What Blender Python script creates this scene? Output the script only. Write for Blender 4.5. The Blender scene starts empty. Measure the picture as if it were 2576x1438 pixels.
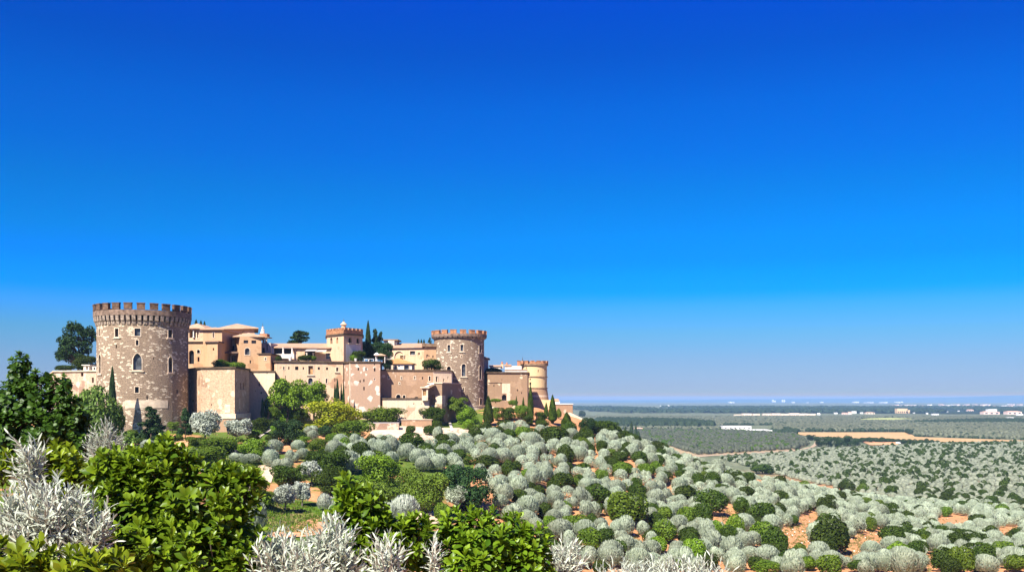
# castle above an olive plain; the pieces below build the terrain, the castle, the plants and the far land in that order
SUN_E = 5.0; SKY_S = 0.0752; EXPO = 1.25; AIR, DUST, OZONE = 1.0, 0.3, 3.0
HAZE = 7e-5; HAZEC = (0.36, 0.63, 1.0, 1)
SKYR = [(0.0029, (0.4702, 0.304, 0.1543)), (0.0053, (0.3182, 0.3281, 0.3205)), (0.0078, (0.281, 0.3329, 0.4467)), (0.0119, (0.2661, 0.3281, 0.5407)), (0.0181, (0.2499, 0.3316, 0.584)), (0.0406, (0.2185, 0.3356, 0.5892)), (0.0689, (0.1494, 0.3724, 0.6213)), (0.0937, (0.0726, 0.3843, 0.8512)), (0.1078, (0.005, 0.3669, 0.9406)), (0.1239, (0.0001, 0.3608, 0.9999)), (0.1391, (0.0, 0.3358, 0.9323)), (0.1637, (0.0, 0.3453, 0.8135)), (0.2074, (0.0, 0.3184, 0.7804)), (0.2408, (0.0, 0.2866, 0.8275)), (0.2855, (0.0, 0.2651, 0.8496)), (0.3345, (0.0001, 0.2114, 0.8211)), (0.3807, (0.0001, 0.1932, 0.9423)), (1.0, (0.0001, 0.1932, 0.9423))]
import bpy, math, random
import numpy as np
from mathutils import Vector
random.seed(7)
rng = np.random.default_rng(11)
scn = bpy.context.scene
col = scn.collection
PI = math.pi
# ---------------------------------------------------------------- camera model (level camera at the origin, looking along +Y)
FP, U0, V0 = 2434.0, 1288.0, 1004.0          # focal length, principal column and horizon row, for a picture 2576 wide
def gx(u, Y): return (u - U0) / FP * Y
def gz(v, Y): return (V0 - v) / FP * Y
def P2(u, Y): return (gx(u, Y), Y)
# ---------------------------------------------------------------- object helpers
def tag(o, label=None, cat=None, group=None, kind=None):
    if label: o['label'] = label
    if cat: o['category'] = cat
    if group: o['group'] = group
    if kind: o['kind'] = kind
    return o
def empty(name, loc, label, cat, group=None):
    o = bpy.data.objects.new(name, None); col.objects.link(o)
    o.location = loc; o.empty_display_size = 0.5
    return tag(o, label, cat, group)
def link(name, me, mat, parent=None):
    o = bpy.data.objects.new(name, me); col.objects.link(o)
    if mat is not None and len(me.materials) == 0: me.materials.append(mat)
    if parent is not None: o.parent = parent
    return o
def mesh_np(name, V, Q, rnd=None, smooth=False):
    """mesh from vertex array (n,3) and face array (m,k), k = 3 or 4"""
    me = bpy.data.meshes.new(name)
    V = np.ascontiguousarray(V, dtype=np.float32); Q = np.ascontiguousarray(Q, dtype=np.int32)
    k = Q.shape[1]
    me.vertices.add(len(V)); me.vertices.foreach_set('co', V.ravel())
    me.loops.add(Q.size); me.loops.foreach_set('vertex_index', Q.ravel())
    me.polygons.add(len(Q)); me.polygons.foreach_set('loop_start', np.arange(0, Q.size, k, dtype=np.int32))
    if smooth: me.polygons.foreach_set('use_smooth', np.ones(len(Q), dtype=bool))
    me.update(calc_edges=True)
    if rnd is not None:
        a = me.attributes.new('rnd', 'FLOAT', 'FACE'); a.data.foreach_set('value', np.ascontiguousarray(rnd, dtype=np.float32))
    return me
class MB:
    """collects polygons; build() links them as one mesh object with metre UVs"""
    def __init__(s): s.v = []; s.f = []; s.uv = []
    def poly(s, pts, uv=None):
        n = len(s.v); s.v += [tuple(p) for p in pts]; s.f.append(tuple(range(n, n + len(pts)))); s.uv.append(uv)
    def quad(s, a, b, c, d, uv=None): s.poly((a, b, c, d), uv)
    def prism(s, pts, z0, z1, top=True, bottom=True):
        n = len(pts)
        for i in range(n):
            a, b = pts[i], pts[(i + 1) % n]
            s.quad((a[0], a[1], z0), (b[0], b[1], z0), (b[0], b[1], z1), (a[0], a[1], z1))
        if top: s.poly([(p[0], p[1], z1) for p in pts])
        if bottom: s.poly([(p[0], p[1], z0) for p in reversed(pts)])
    def box(s, cx, cy, cz, sx, sy, sz, rz=0.0):
        c, n = math.cos(rz), math.sin(rz)
        pts = [(cx + x * c - y * n, cy + x * n + y * c) for x, y in ((-sx/2, -sy/2), (sx/2, -sy/2), (sx/2, sy/2), (-sx/2, sy/2))]
        s.prism(pts, cz - sz / 2, cz + sz / 2)
    def lathe(s, cx, cy, prof, n=16):
        for i in range(n):
            a, b = 2 * PI * i / n, 2 * PI * (i + 1) / n
            for (r0, z0), (r1, z1) in zip(prof[:-1], prof[1:]):
                q = [(cx + r0 * math.cos(a), cy + r0 * math.sin(a), z0), (cx + r0 * math.cos(b), cy + r0 * math.sin(b), z0),
                     (cx + r1 * math.cos(b), cy + r1 * math.sin(b), z1), (cx + r1 * math.cos(a), cy + r1 * math.sin(a), z1)]
                if r1 < 1e-6: q = q[:3]
                elif r0 < 1e-6: q = [q[0], q[2], q[3]]
                s.poly(q, [(a * max(r0, r1), z0), (b * max(r0, r1), z0), (b * max(r0, r1), z1), (a * max(r0, r1), z1)][:len(q)])
    def arc(s, R0, R1, a0, a1, z0, z1, n):
        """solid ring segment about the origin"""
        A = [a0 + (a1 - a0) * i / n for i in range(n + 1)]
        p = lambda r, a, z: (r * math.cos(a), r * math.sin(a), z)
        for a, b in zip(A[:-1], A[1:]):
            s.quad(p(R1, a, z0), p(R1, b, z0), p(R1, b, z1), p(R1, a, z1), [(R1*a, z0), (R1*b, z0), (R1*b, z1), (R1*a, z1)])
            s.quad(p(R0, b, z0), p(R0, a, z0), p(R0, a, z1), p(R0, b, z1))
            s.quad(p(R0, a, z1), p(R1, a, z1), p(R1, b, z1), p(R0, b, z1))
            s.quad(p(R0, b, z0), p(R1, b, z0), p(R1, a, z0), p(R0, a, z0))
        if abs(a1 - a0) < 2 * PI - 1e-4:
            s.quad(p(R0, a0, z0), p(R1, a0, z0), p(R1, a0, z1), p(R0, a0, z1))
            s.quad(p(R1, a1, z0), p(R0, a1, z0), p(R0, a1, z1), p(R1, a1, z1))
    def tube(s, pts, rad, n=6):
        rings = []
        for i, p in enumerate(pts):
            p = Vector(p); d = (Vector(pts[min(i + 1, len(pts) - 1)]) - Vector(pts[max(i - 1, 0)])).normalized()
            x = d.orthogonal().normalized() if abs(d.z) > 0.99 else Vector((0, 0, 1)).cross(d).normalized()
            y = d.cross(x)
            rings.append([p + (x * math.cos(2*PI*k/n) + y * math.sin(2*PI*k/n)) * rad[i] for k in range(n)])
        for r0, r1 in zip(rings[:-1], rings[1:]):
            for k in range(n): s.quad(r0[k], r0[(k+1) % n], r1[(k+1) % n], r1[k])
        s.poly(rings[-1])
    def build(s, name, mat, parent=None, org=None, smooth=False):
        me = bpy.data.meshes.new(name)
        o3 = Vector(org) if org is not None else (Vector(parent.location) if parent is not None and parent.type == 'EMPTY' else Vector((0, 0, 0)))
        me.from_pydata([(Vector(v) - o3) for v in s.v], [], s.f)
        uvl = me.uv_layers.new(name='UVMap')
        k = 0
        for p, uv in zip(me.polygons, s.uv):
            if uv is None:
                n = p.normal
                if abs(n.z) < 0.8:
                    t = Vector((-n.y, n.x, 0)).normalized()
                    uv = [(Vector(s.v[i]).dot(t), s.v[i][2]) for i in p.vertices]
                else: uv = [(s.v[i][0], s.v[i][1]) for i in p.vertices]
            for c in uv: uvl.data[k].uv = c; k += 1
        if smooth: me.polygons.foreach_set('use_smooth', [True] * len(me.polygons))
        o = link(name, me, mat, parent)
        return o
# ---------------------------------------------------------------- materials
def S(r, g, b):
    f = lambda c: (c / 255 / 12.92) if c / 255 <= 0.04045 else ((c / 255 + 0.055) / 1.055) ** 2.4
    return (f(r), f(g), f(b), 1.0)
class NT:
    def __init__(s, name):
        s.m = bpy.data.materials.new(name); s.m.use_nodes = True; s.t = s.m.node_tree
        s.b = s.t.nodes['Principled BSDF']; s.out = s.t.nodes['Material Output']
    def n(s, ty, **kw):
        nd = s.t.nodes.new(ty)
        for k, v in kw.items():
            if k.startswith('i_'): nd.inputs[k[2:].replace('_', ' ')].default_value = v
            else: setattr(nd, k, v)
        return nd
    def l(s, a, b): s.t.links.new(a, b)
    def coord(s, which):
        if which == 'UV': return s.n('ShaderNodeTexCoord').outputs['UV']
        return s.n('ShaderNodeNewGeometry').outputs['Position']
    def noise(s, vec, scale, detail=4.0, rough=0.55):
        nd = s.n('ShaderNodeTexNoise'); nd.inputs['Scale'].default_value = scale; nd.inputs['Detail'].default_value = detail; nd.inputs['Roughness'].default_value = rough
        s.l(vec, nd.inputs['Vector']); return nd.outputs[0]
    def ramp(s, val, stops, interp='LINEAR'):
        r = s.n('ShaderNodeValToRGB'); r.color_ramp.interpolation = interp
        el = r.color_ramp.elements
        while len(el) < len(stops): el.new(0.5)
        for e, (p, c) in zip(el, stops): e.position = p; e.color = c if hasattr(c, '__len__') else (c, c, c, 1)
        s.l(val, r.inputs[0]); return r.outputs[0]
    def mix(s, fac, a, b, blend='MIX'):
        m = s.n('ShaderNodeMix', data_type='RGBA', blend_type=blend)
        for i, x in ((0, fac), (6, a), (7, b)):
            if hasattr(x, 'is_linked') or isinstance(x, bpy.types.NodeSocket): s.l(x, m.inputs[i])
            else: m.inputs[i].default_value = x
        return m.outputs[2]
    def math(s, op, a, b=0.5):
        m = s.n('ShaderNodeMath', operation=op)
        for i, x in ((0, a), (1, b)):
            if isinstance(x, bpy.types.NodeSocket): s.l(x, m.inputs[i])
            else: m.inputs[i].default_value = x
        return m.outputs[0]
    def bump(s, h, strength, dist=0.1):
        b = s.n('ShaderNodeBump'); b.inputs['Strength'].default_value = strength; b.inputs['Distance'].default_value = dist
        s.l(h, b.inputs['Height']); s.l(b.outputs[0], s.b.inputs['Normal'])
    def done(s, color, rough=0.85, spec=0.25):
        if isinstance(color, bpy.types.NodeSocket): s.l(color, s.b.inputs['Base Color'])
        else: s.b.inputs['Base Color'].default_value = color
        s.b.inputs['Roughness'].default_value = rough; s.b.inputs['Specular IOR Level'].default_value = spec
        return s.m
def plain(name, c, rough=0.7, spec=0.3, var=0.12, scale=1.2):
    t = NT(name); p = t.coord('P')
    f = t.noise(p, scale, 5)
    d = tuple(x * (1 - 2 * var) for x in c[:3]) + (1,)
    e = tuple(min(1, x * (1 + var)) for x in c[:3]) + (1,)
    return t.done(t.ramp(f, [(0.3, d), (0.7, e)]), rough, spec)
def stone(name, a, b, pale, thr, bw=1.15, rh=0.5, distort=0.35, clus=0.12, lo=0.35):
    """rubble masonry: brown stone with scattered pale blocks, UV in metres"""
    t = NT(name); uv = t.coord('UV')
    nz = t.n('ShaderNodeTexNoise'); nz.inputs['Scale'].default_value = 0.9; nz.inputs['Detail'].default_value = 3; t.l(uv, nz.inputs['Vector'])
    sub = t.n('ShaderNodeVectorMath', operation='SUBTRACT'); t.l(nz.outputs['Color'], sub.inputs[0]); sub.inputs[1].default_value = (0.5, 0.5, 0.5)
    sc = t.n('ShaderNodeVectorMath', operation='SCALE'); t.l(sub.outputs[0], sc.inputs[0]); sc.inputs['Scale'].default_value = distort * 2
    ad = t.n('ShaderNodeVectorMath', operation='ADD'); t.l(uv, ad.inputs[0]); t.l(sc.outputs[0], ad.inputs[1])
    br = t.n('ShaderNodeTexBrick'); t.l(ad.outputs[0], br.inputs['Vector'])
    br.inputs['Color1'].default_value = (0, 0, 0, 1); br.inputs['Color2'].default_value = (1, 1, 1, 1); br.inputs['Mortar'].default_value = (0, 0, 0, 1)
    br.inputs['Scale'].default_value = 1.0; br.inputs['Mortar Size'].default_value = 0.03; br.inputs['Brick Width'].default_value = bw; br.inputs['Row Height'].default_value = rh
    cl = t.noise(uv, clus, 3, 0.6)
    s1 = t.math('ADD', br.outputs['Color'], t.math('MULTIPLY', t.math('SUBTRACT', cl, 0.5), 1.6))
    mask = t.ramp(s1, [(thr, 0.0), (thr + 0.05, 1.0)])
    fine = t.noise(uv, 3.5, 6, 0.7)
    big = t.noise(uv, 0.25, 4)
    base = t.mix(t.ramp(big, [(lo, 0.0), (lo + 0.3, 1.0)]), a, b)
    base = t.mix(t.math('MULTIPLY', br.outputs['Color'], 0.35), base, tuple(min(1, x * 1.5) for x in b[:3]) + (1,))
    base = t.mix(t.ramp(fine, [(0.38, 0.75), (0.60, 0.0)]), base, tuple(x * 0.45 for x in a[:3]) + (1,))
    pc = t.mix(t.ramp(fine, [(0.3, 0.5), (0.6, 0.0)]), pale, b)
    c = t.mix(mask, base, pc)
    t.bump(t.math('ADD', t.math('MULTIPLY', br.outputs['Color'], 0.6), fine), 0.8, 0.2)
    return t.done(c, 0.95, 0.1)
def plaster(name, a, b, thr=0.52, fine_amt=0.5, pale=None, pthr=0.62, scale=0.16, seed=0.0):
    """old lime render: colour A, peeled to B in sharp-edged patches, optional pale repairs"""
    t = NT(name); uv0 = t.coord('UV')
    mp = t.n('ShaderNodeMapping'); mp.inputs['Location'].default_value = (seed, seed * 1.7, 0); t.l(uv0, mp.inputs['Vector']); uv = mp.outputs[0]
    big = t.noise(uv, scale, 7, 0.6)
    m = t.ramp(big, [(thr, 0.0), (thr + 0.035, 1.0)])
    fine = t.noise(uv, 2.2, 7, 0.75)
    streak = t.n('ShaderNodeMapping'); streak.inputs['Scale'].default_value = (1.3, 0.12, 1); t.l(uv, streak.inputs['Vector'])
    st = t.noise(streak.outputs[0], 1.0, 4)
    c = t.mix(m, a, b)
    c = t.mix(t.ramp(st, [(0.5, 0.0), (0.75, 0.35)]), c, tuple(x * 0.6 for x in b[:3]) + (1,))
    c = t.mix(t.ramp(fine, [(0.36, fine_amt), (0.58, 0.0)]), c, tuple(x * 0.55 for x in b[:3]) + (1,))
    if pale is not None:
        vo = t.n('ShaderNodeTexVoronoi'); vo.inputs['Scale'].default_value = 0.9; t.l(uv, vo.inputs['Vector'])
        hs = t.n('ShaderNodeSeparateColor'); t.l(vo.outputs['Color'], hs.inputs[0])
        pm = t.math('ADD', hs.outputs[0], t.math('MULTIPLY', t.math('SUBTRACT', t.noise(uv, 0.14, 3), 0.5), 1.4))
        c = t.mix(t.ramp(pm, [(pthr, 0.0), (pthr + 0.06, 1.0)]), c, pale)
    t.bump(fine, 0.35, 0.06)
    return t.done(c, 0.95, 0.1)
def tiles(name, a, b):
    t = NT(name); p = t.coord('P')
    n1 = t.noise(p, 2.5, 5, 0.7); n2 = t.noise(p, 0.3, 3)
    c = t.mix(t.ramp(n1, [(0.35, 0.0), (0.65, 1.0)]), a, b)
    c = t.mix(t.ramp(n2, [(0.45, 0.0), (0.7, 0.45)]), c, tuple(x * 0.6 for x in a[:3]) + (1,))
    w = t.n('ShaderNodeTexWave'); w.inputs['Scale'].default_value = 1.3; w.inputs['Distortion'].default_value = 0.6; t.l(p, w.inputs['Vector'])
    t.bump(w.outputs['Fac'], 0.5, 0.08)
    return t.done(c, 0.9, 0.15)
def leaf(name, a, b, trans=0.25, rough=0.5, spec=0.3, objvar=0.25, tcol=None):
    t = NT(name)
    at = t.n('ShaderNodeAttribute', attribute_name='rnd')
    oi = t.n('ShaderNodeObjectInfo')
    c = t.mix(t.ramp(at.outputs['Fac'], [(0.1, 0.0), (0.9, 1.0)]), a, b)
    hv = t.n('ShaderNodeHueSaturation'); t.l(c, hv.inputs['Color'])
    mr = t.n('ShaderNodeMapRange'); mr.inputs['To Min'].default_value = 1 - objvar; mr.inputs['To Max'].default_value = 1 + objvar
    t.l(oi.outputs['Random'], mr.inputs['Value']); t.l(mr.outputs[0], hv.inputs['Value'])
    mh = t.n('ShaderNodeMapRange'); mh.inputs['To Min'].default_value = 0.49; mh.inputs['To Max'].default_value = 0.51
    t.l(oi.outputs['Random'], mh.inputs['Value']); t.l(mh.outputs[0], hv.inputs['Hue'])
    t.l(hv.outputs[0], t.b.inputs['Base Color']); t.b.inputs['Roughness'].default_value = rough; t.b.inputs['Specular IOR Level'].default_value = spec
    tr = t.n('ShaderNodeBsdfTranslucent')
    if tcol is None: t.l(hv.outputs[0], tr.inputs['Color'])
    else: tr.inputs['Color'].default_value = tcol
    ms = t.n('ShaderNodeMixShader'); ms.inputs[0].default_value = trans
    t.l(t.b.outputs[0], ms.inputs[1]); t.l(tr.outputs[0], ms.inputs[2]); t.l(ms.outputs[0], t.out.inputs['Surface'])
    return t.m
M = {}
M['keep_stone'] = stone('keep_stone', (0.273, 0.194, 0.132, 1), (0.397, 0.291, 0.203, 1), (0.7, 0.581, 0.423, 1), 0.78, 0.72, 0.36, 0.42, 0.2)
M['crown_stone'] = stone('crown_stone', (0.18, 0.117, 0.0866, 1), (0.264, 0.173, 0.128, 1), (0.475, 0.367, 0.274, 1), 0.8, 0.8, 0.4)
M['merlon_stone'] = plain('merlon_stone', (0.143, 0.085, 0.056, 1), 0.95, 0.1, 0.3, 1.5)
M['rim_stone'] = plain('rim_stone', (0.22, 0.15, 0.11, 1), 0.95, 0.1, 0.3, 1.2)
M['merlon_brick'] = plain('merlon_brick', (0.396, 0.19, 0.096, 1), 0.95, 0.1, 0.25, 1.5)
M['corbel_stone'] = plain('corbel_stone', (0.36, 0.28, 0.22, 1), 0.95, 0.1, 0.35, 1.8)
M['round_stone'] = stone('round_stone', (0.265, 0.189, 0.129, 1), (0.34, 0.25, 0.175, 1), (0.66, 0.571, 0.423, 1), 0.83, 0.8, 0.42, 0.7, 0.3)
M['wall_pink'] = plaster('wall_pink', (0.545, 0.39, 0.276, 1), (0.327, 0.208, 0.145, 1), 0.55, 0.5, (0.599, 0.46, 0.337, 1), 0.8, 0.2, 3.0)
M['bastion'] = plaster('bastion', (0.545, 0.373, 0.241, 1), (0.363, 0.23, 0.145, 1), 0.56, 0.7, (0.599, 0.451, 0.307, 1), 0.85, 0.2, 7.0)
M['wall_cream'] = plaster('wall_cream', (0.634, 0.49, 0.344, 1), (0.458, 0.306, 0.197, 1), 0.60, 0.3, None, 0.6, 0.2, 1.0)
M['wall_ochre'] = plaster('wall_ochre', (0.617, 0.437, 0.283, 1), (0.414, 0.249, 0.155, 1), 0.56, 0.25, None, 0.6, 0.13, 12.0)
M['wall_brick'] = plaster('wall_brick', (0.388, 0.249, 0.168, 1), (0.475, 0.333, 0.24, 1), 0.60, 0.4, (0.617, 0.499, 0.403, 1), 0.78, 0.25, 5.0)
M['wall_brown'] = plaster('wall_brown', (0.352, 0.219, 0.132, 1), (0.423, 0.272, 0.171, 1), 0.55, 0.5, (0.529, 0.394, 0.283, 1), 0.93, 0.2, 9.0)
M['wall_mauve'] = plaster('wall_mauve', (0.299, 0.195, 0.12, 1), (0.354, 0.236, 0.145, 1), 0.55, 0.4, (0.545, 0.437, 0.292, 1), 0.95, 0.2, 2.0)
M['gate_mauve'] = plaster('gate_mauve', (0.291, 0.191, 0.12, 1), (0.336, 0.228, 0.145, 1), 0.58, 0.4, (0.508, 0.41, 0.269, 1), 0.98, 0.2, 21.0)
M['palace'] = plaster('palace', (0.51, 0.319, 0.18, 1), (0.414, 0.245, 0.132, 1), 0.57, 0.2, None, 0.6, 0.2, 4.0)
M['palace_light'] = plaster('palace_light', (0.598, 0.411, 0.258, 1), (0.493, 0.315, 0.189, 1), 0.58, 0.2, None, 0.6, 0.2, 6.0)
M['yellow_wall'] = plaster('yellow_wall', (0.619, 0.442, 0.235, 1), (0.516, 0.348, 0.185, 1), 0.6, 0.2, None, 0.6, 0.2, 8.0)
M['white_wall'] = plaster('white_wall', (0.66, 0.60, 0.52, 1), (0.50, 0.42, 0.35, 1), 0.62, 0.2, None, 0.6, 0.2, 15.0)
M['grey_wall'] = plaster('grey_wall', (0.40, 0.36, 0.34, 1), (0.33, 0.29, 0.27, 1), 0.6, 0.2, None, 0.6, 0.2, 17.0)
M['trim'] = plain('trim', (0.64, 0.50, 0.36, 1), 0.9, 0.15, 0.15, 1.0)
M['white_stone'] = plain('white_stone', (0.66, 0.61, 0.54, 1), 0.85, 0.2, 0.1, 1.0)
M['coping'] = plain('coping', (0.264, 0.17, 0.104, 1), 0.95, 0.1, 0.25, 0.8)
M['dark_coping'] = plain('dark_coping', (0.11, 0.075, 0.048, 1), 0.95, 0.1, 0.25, 0.8)
M['tile'] = tiles('tile', (0.40, 0.235, 0.14, 1), (0.50, 0.33, 0.22, 1))
M['tile_orange'] = tiles('tile_orange', (0.46, 0.20, 0.07, 1), (0.58, 0.29, 0.12, 1))
M['tile_dark'] = tiles('tile_dark', (0.13, 0.09, 0.07, 1), (0.2, 0.13, 0.1, 1))
M['glass'] = plain('glass', (0.018, 0.018, 0.02, 1), 0.35, 0.4, 0.3, 0.8)
M['glass_grey'] = plain('glass_grey', (0.09, 0.10, 0.11, 1), 0.25, 0.5, 0.4, 0.8)
M['wood'] = plain('wood', (0.17, 0.09, 0.045, 1), 0.7, 0.3, 0.3, 2.0)
M['timber'] = plain('timber', (0.42, 0.24, 0.10, 1), 0.7, 0.3, 0.3, 2.0)
M['metal'] = plain('metal', (0.05, 0.05, 0.05, 1), 0.5, 0.5, 0.2, 2.0)
M['white_paint'] = plain('white_paint', (0.8, 0.8, 0.78, 1), 0.5, 0.4, 0.05, 1.0)
M['terracotta'] = plain('terracotta', (0.45, 0.19, 0.10, 1), 0.8, 0.2, 0.2, 2.0)
M['rubber'] = plain('rubber', (0.02, 0.02, 0.02, 1), 0.8, 0.2, 0.2, 2.0)
M['bark'] = plain('bark', (0.10, 0.07, 0.05, 1), 0.95, 0.1, 0.35, 3.0)
M['bark_grey'] = plain('bark_grey', (0.16, 0.135, 0.115, 1), 0.95, 0.1, 0.35, 3.0)
M['twig_pale'] = plain('twig_pale', (0.45, 0.42, 0.34, 1), 0.8, 0.2, 0.2, 6.0)
# foliage
M['lf_silver'] = leaf('lf_silver', (0.2, 0.24, 0.155, 1), (0.5, 0.56, 0.41, 1), 0.22, 0.6, 0.3, 0.14)
M['lf_silverfar'] = leaf('lf_silverfar', (0.115, 0.135, 0.085, 1), (0.26, 0.285, 0.2, 1), 0.15, 0.6, 0.2, 0.05)
M['lf_grovedark'] = leaf('lf_grovedark', (0.040, 0.048, 0.028, 1), (0.095, 0.105, 0.068, 1), 0.12, 0.6, 0.2, 0.05)
M['lf_grove'] = leaf('lf_grove', (0.07, 0.08, 0.045, 1), (0.155, 0.165, 0.105, 1), 0.15, 0.6, 0.2, 0.05)
M['lf_silverblue'] = leaf('lf_silverblue', (0.24, 0.28, 0.21, 1), (0.48, 0.52, 0.42, 1), 0.22, 0.6, 0.3, 0.10)
M['lf_dark'] = leaf('lf_dark', (0.018, 0.036, 0.003, 1), (0.055, 0.088, 0.007, 1), 0.15, 0.6, 0.15, 0.25)
M['lf_pine'] = leaf('lf_pine', (0.010, 0.026, 0.007, 1), (0.028, 0.058, 0.013, 1), 0.1, 0.6, 0.15, 0.2)
M['lf_bluegreen'] = leaf('lf_bluegreen', (0.014, 0.045, 0.012, 1), (0.032, 0.085, 0.018, 1), 0.12, 0.6, 0.15, 0.1)
M['lf_mid'] = leaf('lf_mid', (0.055, 0.105, 0.006, 1), (0.13, 0.2, 0.012, 1), 0.2, 0.55, 0.2, 0.25)
M['lf_bright'] = leaf('lf_bright', (0.085, 0.165, 0.008, 1), (0.19, 0.31, 0.014, 1), 0.25, 0.5, 0.25, 0.15)
M['lf_yellow'] = leaf('lf_yellow', (0.20, 0.24, 0.010, 1), (0.38, 0.39, 0.016, 1), 0.28, 0.5, 0.25, 0.08)
M['lf_olivegreen'] = leaf('lf_olivegreen', (0.07, 0.115, 0.01, 1), (0.14, 0.2, 0.018, 1), 0.2, 0.55, 0.2, 0.2)
M['lf_softgreen'] = leaf('lf_softgreen', (0.08, 0.13, 0.02, 1), (0.16, 0.24, 0.04, 1), 0.22, 0.55, 0.2, 0.05)
M['lf_gloss'] = leaf('lf_gloss', (0.05, 0.11, 0.006, 1), (0.23, 0.34, 0.016, 1), 0.32, 0.38, 0.35, 0.08)
M['lf_gloss_yellow'] = leaf('lf_gloss_yellow', (0.08, 0.14, 0.006, 1), (0.29, 0.37, 0.016, 1), 0.35, 0.38, 0.35, 0.08)
M['lf_broad'] = leaf('lf_broad', (0.024, 0.062, 0.006, 1), (0.075, 0.15, 0.014, 1), 0.3, 0.45, 0.3, 0.05)
M['lf_white'] = leaf('lf_white', (0.31, 0.35, 0.265, 1), (0.6, 0.65, 0.53, 1), 0.2, 0.55, 0.3, 0.05)
M['lf_farwood'] = leaf('lf_farwood', (0.018, 0.032, 0.016, 1), (0.036, 0.058, 0.026, 1), 0.1, 0.7, 0.1, 0.05)
M['lf_rowtree'] = leaf('lf_rowtree', (0.022, 0.042, 0.014, 1), (0.05, 0.085, 0.025, 1), 0.1, 0.7, 0.1, 0.12)
M['far_cream'] = plain('far_cream', (0.72, 0.58, 0.44, 1), 0.9, 0.1, 0.08, 0.1)
M['far_white'] = plain('far_white', (0.82, 0.79, 0.74, 1), 0.9, 0.1, 0.05, 0.1)
M['far_ochre'] = plain('far_ochre', (0.68, 0.47, 0.27, 1), 0.9, 0.1, 0.1, 0.1)
M['far_pink'] = plain('far_pink', (0.74, 0.55, 0.46, 1), 0.9, 0.1, 0.1, 0.1)
M['far_roof'] = plain('far_roof', (0.55, 0.34, 0.24, 1), 0.9, 0.1, 0.1, 0.1)
# ---------------------------------------------------------------- terrain (heights as profiles along sight lines from the camera hill)
def cols():
    NL = [(0, -1.75), (5, -2.0), (12, -4.2), (25, -8.2)]
    NR = [(0, -1.75), (5, -2.0), (12, -3.9), (25, -7.2)]
    def vp(L): return [(Y, gz(v, Y)) for v, Y in L]
    def drop(Y0): return [(Y0 + 60, -22), (Y0 + 140, -38), (Y0 + 260, -45.5), (Y0 + 400, -46)]
    C = {}
    for u, near, mid, top in (
        (-500, [(60, -13), (110, -13.5), (160, -11), (215, -8), (240, -7.4), (300, -5)], [], 320),
        (150, [(60, -13), (110, -13.5), (160, -11), (215, -8), (240, -7.4), (300, -5)], [], 320),
        (360, [(60, -13), (100, -14)], [(1200, 140), (1130, 180), (1108, 195), (1085, 219), (1080, 235)], 320),
        (560, [(50, -12.5), (80, -14.3)], [(1300, 115), (1200, 155), (1130, 195), (1078, 232), (1060, 260)], 330),
        (730, [(60, -14), (100, -17.2)], [(1300, 135), (1230, 160), (1150, 188), (1100, 220), (1058, 250), (1040, 280)], 330),
        (900, [(60, -14.5), (105, -18.3)], [(1300, 142), (1230, 165), (1150, 195), (1085, 235), (1048, 258), (1032, 280)], 340),
        (1050, [(60, -15), (105, -19.5)], [(1320, 145), (1250, 165), (1170, 195), (1110, 225), (1072, 250), (1046, 268), (1030, 290)], 340),
        (1200, [(60, -15.2), (110, -21.5)], [(1350, 150), (1250, 175), (1170, 205), (1100, 238), (1058, 265), (1028, 285), (1018, 300)], 340),
        (1330, [(60, -15.5), (110, -23.0)], [(1430, 143), (1350, 160), (1250, 185), (1150, 220), (1080, 255), (1035, 285), (1018, 298), (1012, 320)], 350),
        (1440, [(60, -15.5), (110, -23.3)], [(1430, 147), (1350, 165), (1250, 195), (1150, 235), (1080, 275), (1054, 300), (1046, 320)], 345)):
        C[u] = (NL if u < 1000 else NR) + near + vp(mid) + drop(top)
    for u, mid, after in (
        (1560, [(1430, 148), (1350, 168), (1250, 200), (1150, 240), (1112, 270), (1094, 292)], [(330, -14.5), (380, -24), (450, -36), (560, -44.5), (700, -46)]),
        (1720, [(1430, 155), (1350, 180), (1280, 205), (1210, 236), (1172, 272)], [(315, -21), (370, -32), (440, -40.5), (560, -45.5), (700, -46)]),
        (1900, [(1430, 155), (1320, 195), (1256, 232), (1213, 272)], [(320, -26.5), (380, -36), (450, -42), (560, -45.5), (700, -46)]),
        (2120, [(1430, 160), (1320, 220), (1262, 290)], [(350, -37), (430, -43), (550, -46), (700, -46)]),
        (2350, [(1430, 165), (1370, 210), (1300, 300)], [(380, -42), (470, -45.5), (600, -46), (700, -46)]),
        (2600, [(1430, 170), (1350, 235), (1300, 320)], [(420, -44.5), (550, -46), (700, -46)]),
        (3200, [(1430, 170), (1350, 235), (1300, 320)], [(420, -44.5), (550, -46), (700, -46)])):
        C[u] = NR + [(60, -15.5), (110, -23.4)] + vp(mid) + after
    return C
_C = cols(); CU = np.array(sorted(_C)); YG = np.linspace(0, 800, 401)
TB = []
for u in CU:
    p = sorted(_C[u]); zz = np.interp(YG, [a for a, b in p], [b for a, b in p])
    k = np.ones(9) / 9; pad = np.concatenate([np.full(4, zz[0]), zz, np.full(4, zz[-1])]); zs = np.convolve(pad, k, 'valid')
    w = np.clip((YG - 20) / 30, 0, 1); TB.append(zz * (1 - w) + zs * w)
TB = np.array(TB)
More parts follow.
